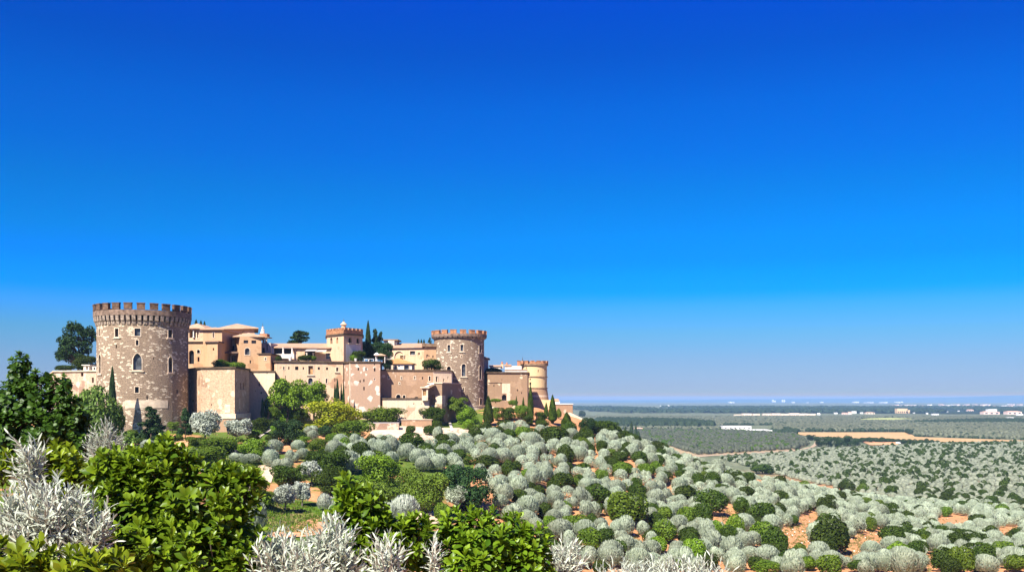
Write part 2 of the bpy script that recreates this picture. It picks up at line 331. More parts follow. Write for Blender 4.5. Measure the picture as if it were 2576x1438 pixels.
def height(x, y):
    x = np.asarray(x, dtype=float); y = np.asarray(y, dtype=float)
    Y = np.clip(y, 0, 799.9)
    u = np.clip(U0 + FP * x / np.maximum(Y, 12.0), CU[0], CU[-1] - 1e-3)
    i = np.clip(np.searchsorted(CU, u, side='right') - 1, 0, len(CU) - 2)
    f = (u - CU[i]) / (CU[i + 1] - CU[i]); f = f * f * (3 - 2 * f) * 0.5 + f * 0.5
    j = np.minimum((Y / 2).astype(int), 399); g = Y / 2 - j
    a = TB[i, j] * (1 - g) + TB[i, j + 1] * g; b = TB[i + 1, j] * (1 - g) + TB[i + 1, j + 1] * g
    z = a * (1 - f) + b * f
    w = np.clip((Y - 60) / 60, 0, 1) * np.clip((900 - y) / 200, 0.15, 1)
    z = z + w * (0.35 * np.sin(x * 0.11 + 1.3) * np.cos(Y * 0.09) + 0.2 * np.sin(x * 0.31 + Y * 0.23))
    back = np.clip(-y / 60, 0, 1)
    return z - back * 6
def hz(x, y): return float(height(np.array([x]), np.array([y]))[0])
_YM = np.concatenate([np.linspace(14, 900, 1500), np.geomspace(902, 40000, 900)])
def ground(u, v):
    """point of the ground that the sight line (u, v) meets: (x, y, z)"""
    x = gx(u, _YM); zr = gz(v, _YM); h = height(x, _YM)
    below = np.nonzero(zr <= h)[0]
    i = below[0] if len(below) else len(_YM) - 1
    if i == 0: Y = _YM[0]
    else:
        d0, d1 = zr[i-1] - h[i-1], zr[i] - h[i]
        Y = _YM[i-1] + (_YM[i] - _YM[i-1]) * (d0 / (d0 - d1 + 1e-9))
    x = gx(u, Y); return (float(x), float(Y), hz(x, Y))
# --- ground sheet
ys = np.concatenate([np.linspace(-120, -6, 12), np.linspace(0, 420, 150), np.geomspace(424, 1500, 90), np.geomspace(1540, 32000, 60)])
tt = np.linspace(-1, 1, 321); tt = np.sign(tt) * (0.40 * np.abs(tt) + 0.60 * np.abs(tt) ** 3)
GW = np.maximum(420, 120 + 1.8 * np.abs(ys))
GX = tt[None, :] * GW[:, None]; GY = np.repeat(ys[:, None], len(tt), 1)
GZ = height(GX, GY)
V = np.stack([GX, GY, GZ], -1).reshape(-1, 3)
nr, nc = GX.shape; ii = (np.arange(nr - 1)[:, None] * nc + np.arange(nc - 1)[None, :]).ravel()
Q = np.stack([ii, ii + 1, ii + nc + 1, ii + nc], -1)
def ground_mat():
    t = NT('ground_soil'); p = t.coord('P')
    n1 = t.noise(p, 0.06, 6, 0.6); n2 = t.noise(p, 0.9, 6, 0.7); n3 = t.noise(p, 0.02, 4)
    soil = t.ramp(n2, [(0.3, (0.36, 0.165, 0.07, 1)), (0.55, (0.50, 0.245, 0.115, 1)), (0.74, (0.60, 0.34, 0.19, 1))])
    grass = t.ramp(n2, [(0.3, (0.05, 0.085, 0.012, 1)), (0.7, (0.12, 0.17, 0.03, 1))])
    sx = t.n('ShaderNodeSeparateXYZ'); t.l(p, sx.inputs[0])
    # rough grass in the castle garden, bare soil under the grove, scrub on the plain
    gar = t.math('MULTIPLY', t.ramp(n1, [(0.41, 0.0), (0.46, 1.0)]), t.math('LESS_THAN', sx.outputs[0], -8.0))
    c = t.mix(gar, soil, grass)
    farc = t.ramp(n3, [(0.35, (0.115, 0.135, 0.075, 1)), (0.5, (0.19, 0.20, 0.125, 1)), (0.65, (0.15, 0.17, 0.095, 1))])
    farc = t.mix(t.ramp(t.noise(p, 0.12, 5, 0.75), [(0.42, 0.75), (0.56, 0.0)]), farc, (0.055, 0.075, 0.035, 1))
    far = t.n('ShaderNodeMapRange'); far.inputs['From Min'].default_value = 430; far.inputs['From Max'].default_value = 640; t.l(sx.outputs[1], far.inputs['Value'])
    c = t.mix(far.outputs[0], c, farc)
    t.bump(n2, 0.5, 0.15)
    return t.done(c, 0.97, 0.05)
M['ground'] = ground_mat()
tag(link('ground', mesh_np('ground', V, Q, smooth=True), M['ground']), kind='structure')
# --- draped sheets (fields, lawns, paths)
def drape(name, poly, mat, lift=0.08, dv=2.0, ncol=10, wob=0.0, flat=None):
    vs = [p[1] for p in poly]; v0, v1 = min(vs), max(vs)
    n = max(3, int((v1 - v0) / dv) + 1); rows = []
    for k in range(n):
        v = v0 + (v1 - v0) * (0.001 + 0.998 * k / (n - 1)); xs = []
        for (ua, va), (ub, vb) in zip(poly, poly[1:] + poly[:1]):
            if (va <= v < vb) or (vb <= v < va): xs.append(ua + (ub - ua) * (v - va) / (vb - va))
        if len(xs) < 2: continue
        a, b = min(xs), max(xs)
        a += random.uniform(-wob, wob); b += random.uniform(-wob, wob)
        row = []
        for c in range(ncol + 1):
            u = a + (b - a) * c / ncol; x, y, z = ground(u, v)
            row.append((x, y, z + lift))
        rows.append(row)
    V = np.array(rows).reshape(-1, 3); nr, nc = len(rows), ncol + 1
    ii = (np.arange(nr - 1)[:, None] * nc + np.arange(nc - 1)[None, :]).ravel()
    Q = np.stack([ii, ii + nc, ii + nc + 1, ii + 1], -1)
    return tag(link(name, mesh_np(name, V, Q, smooth=True), mat), kind='structure')
def cover(name, a, b, scale, c=None):
    t = NT(name); p = t.coord('P'); n = t.noise(p, scale, 6, 0.7); n2 = t.noise(p, scale * 0.15, 4)
    x = t.ramp(n, [(0.35, a), (0.65, b)])
    if c: x = t.mix(t.ramp(n2, [(0.5, 0.0), (0.62, 0.8)]), x, c)
    t.bump(n, 0.4, 0.1)
    return t.done(x, 0.97, 0.05)
M['lawn'] = cover('lawn', (0.055, 0.11, 0.012, 1), (0.10, 0.165, 0.022, 1), 1.2, (0.24, 0.20, 0.07, 1))
M['path'] = cover('path', (0.50, 0.36, 0.25, 1), (0.62, 0.48, 0.36, 1), 0.5)
M['path_white'] = cover('path_white', (0.52, 0.44, 0.36, 1), (0.64, 0.57, 0.48, 1), 0.5)
M['road'] = cover('road', (0.30, 0.225, 0.145, 1), (0.40, 0.305, 0.205, 1), 0.2)
M['earth'] = cover('earth', (0.50, 0.25, 0.12, 1), (0.62, 0.34, 0.18, 1), 0.6)
M['wheat'] = cover('wheat', (0.42, 0.255, 0.115, 1), (0.49, 0.31, 0.15, 1), 0.05)
M['meadow'] = cover('meadow', (0.30, 0.33, 0.12, 1), (0.36, 0.38, 0.15, 1), 0.02)
M['wood_floor'] = cover('wood_floor', (0.020, 0.032, 0.018, 1), (0.04, 0.058, 0.03, 1), 0.03)
M['heath'] = cover('heath', (0.14, 0.16, 0.095, 1), (0.20, 0.21, 0.135, 1), 0.012)
M['grove_floor'] = cover('grove_floor', (0.30, 0.22, 0.12, 1), (0.40, 0.30, 0.18, 1), 0.1)
drape('lawn', [(655, 1262), (700, 1256), (760, 1275), (815, 1272), (812, 1290), (770, 1302), (735, 1318), (700, 1332), (660, 1345), (645, 1300)], M['lawn'], 0.06, 3, 14, 3)
drape('lawn', [(415, 1098), (445, 1096), (452, 1106), (430, 1112), (412, 1108)], M['lawn'], 0.06)
drape('lawn', [(338, 1092), (368, 1092), (362, 1108), (336, 1110)], M['lawn'], 0.06)
drape('earth', [(735, 1320), (790, 1303), (870, 1300), (860, 1335), (760, 1350), (690, 1352), (670, 1347)], M['earth'], 0.05, 3, 12, 3)
drape('earth', [(430, 1108), (475, 1104), (478, 1125), (440, 1134)], M['earth'], 0.05)
drape('path', [(640, 1092), (690, 1068), (694, 1074), (660, 1096), (640, 1118), (612, 1130), (588, 1140), (584, 1134), (612, 1122), (632, 1106)], M['path_white'], 0.12, 2, 4)
drape('path', [(648, 1172), (685, 1168), (690, 1190), (682, 1215), (668, 1214), (655, 1190)], M['path'], 0.12, 3, 6, 0)
drape('path', [(930, 1082), (1000, 1072), (1062, 1072), (1080, 1086), (1140, 1088), (1200, 1076), (1205, 1092), (1150, 1112), (1085, 1115), (1000, 1098), (932, 1102)], M['path'], 0.1, 2, 14, 2)
drape('path', [(1124, 1044), (1129, 1044), (1134, 1062), (1141, 1084), (1135, 1086), (1129, 1066)], M['path_white'], 0.22, 2, 3)
drape('path', [(1228, 1012), (1262, 1006), (1284, 1012), (1286, 1022), (1262, 1024), (1232, 1028), (1219, 1024)], M['path_white'], 0.1, 1.5, 8, 1)
drape('path', [(1040, 1290), (1110, 1285), (1130, 1300), (1100, 1318), (1048, 1322)], M['path'], 0.1, 3, 8, 2)
# far plain
drape('road', [(1683, 1131), (1725, 1149), (1800, 1144), (1900, 1139.5), (2000, 1133), (2034, 1124), (2036, 1127), (2010, 1134), (1900, 1141), (1800, 1146.2), (1724, 1151.8)], M['road'], 0.3, 0.8, 12)
drape('road', [(2034, 1126), (2046, 1118), (2052, 1108), (2062, 1108), (2058, 1119), (2044, 1126)], M['road'], 0.34, 0.8, 4)
drape('field', [(1988, 1087.5), (2276, 1087.5), (2295, 1094), (2302, 1099), (2576, 1108), (2640, 1110), (2640, 1115), (2558, 1114.5), (2370, 1112), (2170, 1103), (2035, 1097), (2000, 1092)], M['wheat'], 0.5, 1.0, 30)
drape('field', [(2165, 1110), (2200, 1108), (2255, 1113), (2262, 1119), (2190, 1120)], M['earth'], 0.55, 1.0, 12)
drape('meadow', [(2162, 1055), (2190, 1052.2), (2240, 1051.2), (2290, 1053), (2298, 1055), (2260, 1059), (2200, 1059.6), (2172, 1057)], M['meadow'], 1.2, 0.6, 12)
drape('field', [(1640, 1083), (1700, 1080), (1800, 1079), (1860, 1082), (1860, 1087), (1700, 1087)], M['meadow'], 0.6, 0.8, 12)
drape('field', [(1640, 1080.5), (1720, 1079.3), (1722, 1081.5), (1640, 1082.6)], M['path'], 0.9, 0.8, 8)
drape('woodland_floor', [(1480, 1029.0), (1700, 1029.0), (2000, 1025.5), (2576, 1024.5), (3000, 1024.5), (3000, 1040), (2400, 1041), (2000, 1038.5), (1800, 1038), (1600, 1035), (1480, 1034)], M['wood_floor'], 1.5, 0.6, 30)
drape('grove_floor', [(1600, 1088), (1640, 1086.5), (1850, 1087.5), (2000, 1097), (2034, 1118), (2000, 1131), (1850, 1140), (1725, 1147), (1683, 1129)], M['grove_floor'], 0.4, 1.0, 16)
# far hills: rounded ridges that rise out of the plain
def ridge(Yc, depth, prof, mat):
    us = np.linspace(prof[0][0], prof[-1][0], 160); vt = np.interp(us, [p[0] for p in prof], [p[1] for p in prof])
    k = np.ones(7) / 7; vt = np.convolve(np.concatenate([[vt[0]] * 3, vt, [vt[-1]] * 3]), k, 'valid')
    top = gz(vt, Yc) + 46.0; xs = gx(us, Yc)
    cs = np.linspace(-1, 1, 15); R = []
    for c in cs:
        hgt = top * np.cos(c * PI / 2) ** 1.3
        R.append(np.stack([xs, np.full_like(xs, Yc + c * depth), -46.6 + hgt + 3 * np.sin(xs * 0.004 + c * 5) * (1 - abs(c))], -1))
    V = np.array(R).reshape(-1, 3); nr, nc = len(cs), len(us)
    ii = (np.arange(nr - 1)[:, None] * nc + np.arange(nc - 1)[None, :]).ravel()
    return tag(link('hills', mesh_np('hills', V, np.stack([ii, ii + 1, ii + nc + 1, ii + nc], -1), smooth=True), mat), kind='structure')
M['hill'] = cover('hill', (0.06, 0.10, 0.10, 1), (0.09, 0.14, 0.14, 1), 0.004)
ridge(17000, 2600, [(-600, 1006), (900, 1006), (1404, 1005.0), (1460, 1008.5), (1500, 1007.5), (1538, 1004.6), (1620, 1008), (1660, 1008.6), (1720, 1006.5), (1860, 1004.5), (2080, 1003.2), (2250, 1001.0), (2400, 998.5), (2560, 995.5), (2700, 993.5), (2900, 996), (3400, 1000), (3900, 1006)], M['hill'])
ridge(22000, 2600, [(-900, 1004), (600, 1003), (1500, 1005.0), (1700, 1004.0), (2000, 1001.5), (2350, 1000.5), (2620, 992), (2760, 991), (3300, 996), (4200, 1003)], M['hill'])
# ---------------------------------------------------------------- castle helpers
def seg_hit(p, q, u):
    """where the sight line of column u crosses segment p-q: (t, Y)"""
    k = (u - U0) / FP; dx, dy = q[0] - p[0], q[1] - p[1]
    t = (k * p[1] - p[0]) / (dx - k * dy)
    return t, p[1] + t * dy
def outline(s0, s1, z0, z1, arch):
    if not arch: return [(s0, z0), (s1, z0), (s1, z1), (s0, z1)]
    w = s1 - s0; m = (s0 + s1) / 2; pts = [(s0, z0), (s1, z0)]
    rise = w / 2 if arch == 1 else w * 0.75
    zs = max(z1 - rise, z0 + 0.2)
    for k in range(9):
        a = PI * k / 8
        if arch == 1: pts.append((m + w / 2 * math.cos(a), zs + (z1 - zs) * math.sin(a)))
        else:
            c = math.cos(a); pts.append((m + w / 2 * c, zs + (z1 - zs) * (1 - abs(c) ** 1.7) ** 0.75))
    return pts
def wall_grid(mb, mapf, s0, s1, z0, z1, ops, ds=None):
    """wall sheet with real openings and reveals; mapf(s, z, depth) -> point"""
    ss = {round(s0, 4), round(s1, 4)}; zz = {round(z0, 4), round(z1, 4)}
    for o in ops: ss |= {round(o['s0'], 4), round(o['s1'], 4)}; zz |= {round(o['z0'], 4), round(o['z1'], 4)}
    if ds:
        n = int((s1 - s0) / ds)
        for k in range(1, n):
            c = s0 + (s1 - s0) * k / n
            if all(abs(c - x) > ds * 0.25 for x in ss): ss.add(c)
    ss, zz = sorted(ss), sorted(zz)
    for a, b in zip(ss[:-1], ss[1:]):
        for c, d in zip(zz[:-1], zz[1:]):
            m, n = (a + b) / 2, (c + d) / 2
            if any(o['s0'] < m < o['s1'] and o['z0'] < n < o['z1'] for o in ops): continue
            mb.quad(mapf(a, c, 0), mapf(b, c, 0), mapf(b, d, 0), mapf(a, d, 0), [(a, c), (b, c), (b, d), (a, d)])
    for o in ops:
        pts = outline(o['s0'], o['s1'], o['z0'], o['z1'], o.get('arch', 0)); dp = o.get('depth', 0.5)
        for (a, c), (b, d) in zip(pts, pts[1:] + pts[:1]):
            mb.quad(mapf(a, c, 0), mapf(b, d, 0), mapf(b, d, dp), mapf(a, c, dp), [(a, c), (b, d), (b, d + dp), (a, c + dp)])
        if o.get('arch', 0):
            arc = pts[2:]; h = len(arc) // 2; top = o['z1']
            for i in range(len(arc) - 1):
                corner = (o['s1'], top) if i < h else (o['s0'], top)
                tri = [corner, arc[i], arc[i + 1]]
                mb.poly([mapf(x, z, 0) for x, z in tri], tri)
def add_window(thing, mapf, o):
    pts = outline(o['s0'], o['s1'], o['z0'], o['z1'], o.get('arch', 0)); dp = o.get('depth', 0.5)
    g = MB(); g.poly([mapf(a, c, dp * 0.92) for a, c in pts])
    nm = o.get('name', 'window')
    w = g.build(nm, M[o.get('pane', 'glass')], thing)
    if o.get('bars') and nm == 'window':
        b = MB(); s = (o['s0'] + o['s1']) / 2; t = 0.05
        b.poly([mapf(s - t, o['z0'], dp * 0.8), mapf(s + t, o['z0'], dp * 0.8), mapf(s + t, o['z1'] - 0.1, dp * 0.8), mapf(s - t, o['z1'] - 0.1, dp * 0.8)])
        b.build('mullion', M['metal'], w, org=thing.location)
    fw = o.get('frame', 0)
    if fw:
        f = MB(); m = (o['s0'] + o['s1']) / 2; zc = (o['z0'] + o['z1']) / 2; pr = -0.09
        hw, hh = (o['s1'] - o['s0']) / 2, (o['z1'] - o['z0']) / 2
        out = [(m + (a - m) * (hw + fw) / hw, zc + (c - zc) * (hh + fw) / hh) for a, c in pts]
        for i in range(len(pts)):
            j = (i + 1) % len(pts); a, b, c, d = pts[i], pts[j], out[j], out[i]
            f.quad(mapf(*a, pr), mapf(*b, pr), mapf(*c, pr), mapf(*d, pr)); f.quad(mapf(*c, pr), mapf(*c, 0.02), mapf(*d, 0.02), mapf(*d, pr))
            f.quad(mapf(*a, pr), mapf(*a, 0.1), mapf(*b, 0.1), mapf(*b, pr))
        f.build('frame', M['trim'], w, org=thing.location)
    if o.get('sill'):
        f = MB(); e = 0.25; z1 = o['z0'] - fw - 0.012; z0 = z1 - 0.22
        A = [(o['s0'] - fw - e, -0.28), (o['s1'] + fw + e, -0.28), (o['s1'] + fw + e, 0.05), (o['s0'] - fw - e, 0.05)]
        lo = [mapf(s, z0, d) for s, d in A]; hi = [mapf(s, z1, d) for s, d in A]
        f.poly(hi); f.poly(lo[::-1])
        for i in range(4): f.quad(lo[i], lo[(i + 1) % 4], hi[(i + 1) % 4], hi[i])
        f.build('sill', M['trim'], w, org=thing.location)
    return w
def op_flags(fl):
    """short opening codes: a arch, g pointed arch, f frame, s sill, d deep dark recess, b blind niche, D door, m mullion"""
    o = {'arch': 1 if 'a' in fl else 2 if 'g' in fl else 0, 'frame': 0.17 if 'f' in fl else 0, 'sill': 's' in fl, 'bars': 'm' in fl, 'depth': 0.55}
    if 'd' in fl: o['depth'] = 2.4; o['name'] = 'loggia_opening'
    if 'b' in fl: o['depth'] = 0.35; o['name'] = 'niche'; o['pane'] = 'palace_light'
    if 'D' in fl: o['name'] = 'door'; o['depth'] = 0.8
    if 'W' in fl: o['pane'] = 'glass_grey'
    if 'w' in fl: o['pane'] = 'timber'
    return o
def offset_poly(pts, d):
    n = len(pts); out = []
    for i in range(n):
        a, b, c = Vector(pts[i - 1][:2]), Vector(pts[i][:2]), Vector(pts[(i + 1) % n][:2])
        d1, d2 = (b - a).normalized(), (c - b).normalized()
        m = Vector((d1.y + d2.y, -d1.x - d2.x)); m = m * (2 / max(m.length_squared, 0.6))
        out.append(tuple(b + m * d))
    return out
def walls(thing, pts, ztop, zbot, mat, ops=None, cap=True, name='wall', mats=None):
    """pts: corners from left to right along the front, then round the back"""
    ops = ops or {}; mb = MB(); wl = []
    n = len(pts)
    for i in range(n):
        p, q = pts[i], pts[(i + 1) % n]
        L = math.hypot(q[0] - p[0], q[1] - p[1]); dx, dy = (q[0] - p[0]) / L, (q[1] - p[1]) / L
        mapf = lambda s, z, d, p=p, dx=dx, dy=dy: (p[0] + dx * s - dy * d, p[1] + dy * s + dx * d, z)
        lst = []
        for u0, u1, v0, v1, fl in ops.get(i, []):
            t0, Y0 = seg_hit(p, q, u0); t1, Y1 = seg_hit(p, q, u1); Ym = (Y0 + Y1) / 2
            o = op_flags(fl); o.update(s0=t0 * L, s1=t1 * L, z0=max(gz(v1, Ym), zbot + 0.01), z1=min(gz(v0, Ym), ztop - 0.02))
            o['s0'] = max(o['s0'], 0.02); o['s1'] = min(o['s1'], L - 0.02)
            if o['s1'] - o['s0'] < 0.08 or o['z1'] - o['z0'] < 0.08: continue
            lst.append(o)
        m2 = MB() if (mats and i in mats) else mb
        wall_grid(m2, mapf, 0, L, zbot, ztop, lst)
        if m2 is not mb: m2.build(name, M[mats[i]], thing)
        for o in lst: wl.append((mapf, o))
    if cap: mb.poly([(p[0], p[1], ztop) for p in pts])
    w = mb.build(name, M[mat], thing)
    for mapf, o in wl: add_window(thing, mapf, o)
    return w
def coping(thing, pts, z0, h=0.35, over=0.3, mat='coping', name='coping'):
    m = MB(); m.prism(offset_poly(pts, over), z0 + 0.004, z0 + h); return m.build(name, M[mat], thing)
def string_course(thing, pts, z0, h=0.3, over=0.15, mat='coping'):
    m = MB(); m.prism(offset_poly(pts, over), z0, z0 + h, True, True); return m.build('string_course', M[mat], thing)
def hip(thing, c4, ze, zr, over=0.6, mat='tile', inset=0.5, thick=0.22):
    """hipped tile roof over corners front-left, front-right, back-right, back-left"""
    c = [Vector(p) for p in offset_poly(c4, over)]
    A, B, C_, D = c; l, r = (A + D) / 2, (B + C_) / 2
    ab, ad = (B - A).length, (D - A).length
    if ab >= ad: k = min(0.49, inset * ad / ab); r0, r1 = l + (r - l) * k, r + (l - r) * k; fl = [(A, B, r1, r0), (C_, D, r0, r1), (B, C_, r1), (D, A, r0)]
    else:
        f, b = (A + B) / 2, (C_ + D) / 2; k = min(0.49, inset * ab / ad); r0, r1 = f + (b - f) * k, b + (f - b) * k
        fl = [(A, B, r0), (B, C_, r1, r0), (C_, D, r1), (D, A, r0, r1)]
    m = MB(); ridge = (id(r0), id(r1))
    for q in fl: m.poly([(p.x, p.y, zr if id(p) in ridge else ze + thick) for p in q])
    for p, q in zip(c, c[1:] + c[:1]): m.quad((p.x, p.y, ze), (q.x, q.y, ze), (q.x, q.y, ze + thick), (p.x, p.y, ze + thick))
    m.poly([(p.x, p.y, ze) for p in reversed(c)])
    return m.build('roof', M[mat], thing)
def shed(thing, c4, ze, zb, over=0.5, mat='tile', thick=0.25, name='roof'):
    """single slope from the front eave up to the back"""
    c = offset_poly(c4, over); z = (ze, ze, zb, zb); m = MB()
    top = [(p[0], p[1], h + thick) for p, h in zip(c, z)]; bot = [(p[0], p[1], h) for p, h in zip(c, z)]
    m.poly(top); m.poly(bot[::-1])
    for i in range(4): m.quad(bot[i], bot[(i + 1) % 4], top[(i + 1) % 4], top[i])
    return m.build(name, M[mat], thing)
def columns(thing, us, v0, v1, Y, r=0.22, mat='white_stone'):
    for u in us:
        x = gx(u, Y); z1, z0 = gz(v0, Y), gz(v1, Y); m = MB()
        m.lathe(x, Y, [(r * 1.5, z0), (r * 1.5, z0 + 0.15), (r, z0 + 0.2), (r * 0.9, z1 - 0.2), (r * 1.4, z1 - 0.15), (r * 1.4, z1)], 10)
        m.build('column', M[mat], thing)
def quadpts(u0, u1, Y0, depth, Y1=None):
    Y1 = Y1 or Y0; a, b = P2(u0, Y0), P2(u1, Y1)
    return [a, b, (b[0], b[1] + depth), (a[0], a[1] + depth)]
def thing_at(name, u, Y, z, label, cat, group=None): return empty(name, (gx(u, Y), Y, z), label, cat, group)

def tower(name, label, uc, Yc, R, zbot, levels, mat, crown, merlons, corbels, ops, flare=None):
    """round tower: levels = z of body top; crown = (Rc, z_ring0, z_ring1); merlons = (n, z0, z1, fill, phase); corbels = (n, z0, z1, depth)"""
    cx, cy = P2(uc, Yc)
    th = empty(name, (cx, cy, zbot), label, 'tower')
    ztop = levels
    mapf = lambda s, z, d: (cx + (R - d) * math.sin(s / R), cy - (R - d) * math.cos(s / R), z)
    lst = []
    for u0, u1, v0, v1, fl in ops:
        um = (u0 + u1) / 2
        def ang(u):
            k = (u - U0) / FP
            # sight line meets the drum
            a = k * k + 1; b = -2 * (k * cx + cy); c = cx * cx + cy * cy - R * R
            disc = max(b * b - 4 * a * c, 0); Y = (-b - math.sqrt(disc)) / (2 * a)
            return math.atan2(k * Y - cx, -(Y - cy)), Y
        (a0, Ya), (a1, Yb) = ang(u0), ang(u1); Ym = (Ya + Yb) / 2
        o = op_flags(fl); o.update(s0=min(a0, a1) * R, s1=max(a0, a1) * R, z0=gz(v1, Ym), z1=gz(v0, Ym)); lst.append(o)
    mb = MB(); wall_grid(mb, mapf, -PI * R, PI * R, zbot, ztop, lst, ds=R * 0.09)
    mb.build('wall', M[mat], th)
    for o in lst: add_window(th, mapf, o)
    Rc, zr0, zr1 = crown
    loc = Vector((0, 0, 0))
    def ringpart(nm, m, mt, rot=0.0):
        o = m.build(nm, M[mt], None); o.parent = th; o.location = (0, 0, -zbot); o.rotation_euler = (0, 0, rot); return o
    m = MB(); m.arc(R * 0.55, Rc, 0, 2 * PI, zr0, zr1, 64); ringpart('parapet', m, 'rim_stone' if name == 'great_tower' else 'rim_stone' if mat == 'round_stone' else 'coping')
    m = MB(); m.arc(0.01, R * 0.56, 0, 2 * PI, zr0 + 0.1, zr1 - 0.35, 32); ringpart('roof_deck', m, 'coping')
    n, z0, z1, fill, ph = merlons; w = 2 * PI / n * fill
    m = MB(); m.arc(Rc - 0.75, Rc, -w / 2, w / 2, z0, z1 - 0.22, 5); m.arc(Rc - 0.82, Rc + 0.1, -w / 2 - 0.006, w / 2 + 0.006, z1 - 0.22, z1, 5)
    first = ringpart('merlon', m, 'merlon_stone' if mat != 'yellow_wall' and name == 'great_tower' else 'merlon_brick', ph)
    for k in range(1, n):
        o = first.copy(); col.objects.link(o); o.rotation_euler = (0, 0, ph + 2 * PI * k / n)
    if corbels:
        n, z0, z1, fill = corbels; w = 2 * PI / n * fill; m = MB()
        A = [(-w / 2), 0, w / 2]; h = z1 - z0
        prof = [(R - 0.1, z0), (R + (Rc - R) * 0.25, z0 + h * 0.08), (R + (Rc - R) * 0.4, z0 + h * 0.4), (R + (Rc - R) * 0.72, z0 + h * 0.5), (Rc - 0.04, z1 - 0.003)]
        p = lambda r, a, z: (r * math.cos(a), r * math.sin(a), z)
        for (r0, y0), (r1, y1) in zip(prof[:-1], prof[1:]):
            for a, b in zip(A[:-1], A[1:]): m.quad(p(r0, a, y0), p(r0, b, y0), p(r1, b, y1), p(r1, a, y1))
        for a in (A[0], A[-1]): m.poly([p(r, a, z) for r, z in prof] + [p(R - 0.1, a, z1 - 0.003)])
        first = ringpart('corbel', m, 'corbel_stone', 0)
        for k in range(1, n):
            o = first.copy(); col.objects.link(o); o.rotation_euler = (0, 0, 2 * PI * k / n)
    return th, mapf, ringpart
c1 = lambda x, y: (121.7 + .2604 * x, 730.1 + .2604 * y)
# ---------------------------------------------------------------- the great tower
zb = 219.5
def ops1(L): return [(c1(x0, 0)[0], c1(x1, 0)[0], c1(0, y0)[1], c1(0, y1)[1], f) for x0, x1, y0, y1, f in L]
T1, map1, ring1 = tower('great_tower', 'massive round tower of brown rubble with pale stones and a corbelled battlement crown', 360, 230, 10.22, -16.0, 18.0, 'keep_stone',
    (10.98, 19.15, 20.35), (24, 20.45, 21.95, 0.62, 0.06), (54, 16.9, 19.1, 0.62),
    ops1([(832, 890, 366, 440, 'fmW'), (644, 678, 368, 448, 'fs'), (1158, 1195, 380, 455, 'fs'), (490, 503, 372, 440, 'f'), (1338, 1346, 392, 482, ''),
     (845, 871, 480, 530, 'f'), (650, 662, 525, 558, ''), (818, 902, 606, 768, 'gfsW'), (1160, 1198, 640, 790, 'gfs'), (488, 510, 616, 800, 'gfs'),
     (612, 620, 732, 748, ''), (1013, 1023, 648, 670, ''), (836, 874, 930, 988, 'f'), (948, 962, 1018, 1055, ''), (1238, 1254, 960, 992, ''), (1046, 1056, 1094, 1112, '')]))
m = MB()
for a in np.linspace(0, 1, 25)[:-1]:
    s0 = -0.015 * 10.22 + a * 10.0 * 0.95; s1 = s0 + 10.0 * 0.95 / 24
    z0, z1 = gz(1026, zb), gz(1006, zb)
    m.quad(map1(s0, z0, -.05), map1(s1, z0, -.05), map1(s1, z1, -.05), map1(s0, z1, -.05)); m.quad(map1(s0, z1, -.05), map1(s1, z1, -.05), map1(s1, z1, .05), map1(s0, z1, .05))
m.build('plaster_panel', M['trim'], T1)
# wall to the left of the great tower
def block(name, label, cat, pts, ztop, zbot, mat, ops=None, cop=(0.35, 0.3, 'coping'), group=None, mats=None):
    cx = sum(p[0] for p in pts) / len(pts); cy = sum(p[1] for p in pts) / len(pts)
    th = empty(name, (cx, cy, zbot), label, cat, group)
    walls(th, pts, ztop, zbot, mat, ops, mats=mats)
    if cop: coping(th, pts, ztop, cop[0], cop[1], cop[2])
    return th
W0 = block('curtain_wall', 'pinkish weathered wall left of the great tower with pale coping', 'wall', [P2(137, 238), P2(250, 234), P2(250, 285), P2(120, 285)], 6.75, -14, 'wall_pink',
    {0: [(203.5, 210, 937, 946, ''), (231, 236, 949, 962, ''), (160, 163, 941, 951, '')]}, (0.3, 0.35, 'trim'))
k = empty('garden_kiosk', (gx(215, 246), 246, 6.9), 'small cream kiosk with flat roof on the terrace beside the great tower', 'kiosk')
walls(k, quadpts(210, 224, 245.5, 3), gz(919, 246), 6.9, 'white_wall', {0: [(216.5, 221, 920.5, 929, '')]})
coping(k, quadpts(210, 224, 245.5, 3), gz(919, 246), 0.2, 0.35, 'white_stone')
k = empty('arched_shelter', (gx(236, 246), 246, 6.9), 'small white arched shelter against the great tower on the terrace', 'shelter')
walls(k, quadpts(232.5, 241.5, 245.5, 2.5), gz(921.5, 246), 6.9, 'white_wall', {0: [(235, 239.5, 923, 929.5, 'a')]})
# ---------------------------------------------------------------- front bastions and curtain walls
BA = [P2(474, 239), P2(505.5, 228), P2(590.5, 226), P2(627, 241), P2(627, 300), P2(474, 300)]
B1 = block('bastion', 'angular pale stone bastion wall right of the great tower with dark coping', 'bastion', BA, 7.25, -16, 'bastion',
    {0: [(486, 488, 963, 966, ''), (482.5, 488, 1004, 1011, '')], 1: [(531, 533, 1015, 1020, '')], 2: [(603.5, 607, 961, 979, 'a'), (611, 614.5, 961, 979, 'a')]}, (0.35, 0.35, 'dark_coping'))
PL = [P2(505, 227.4), P2(590.5, 225.3), P2(628, 240.3), P2(628, 244), P2(505, 244)]
m = MB(); m.prism(offset_poly(PL, 0.3), -4.45, -3.35); m.build('ledge', M['trim'], B1)
m = MB(); m.prism(offset_poly(PL, 0.1), -16, -4.45, False); m.build('base', M['wall_brown'], B1)
m = MB(); a, b = P2(565, 226.5), P2(579.5, 226.16); m.quad((a[0], a[1], gz(1037, 226)), (b[0], b[1], gz(1037, 226)), (b[0], b[1], gz(1017, 226)), (a[0], a[1], gz(1017, 226))); m.build('plaster_patch', M['trim'], B1)
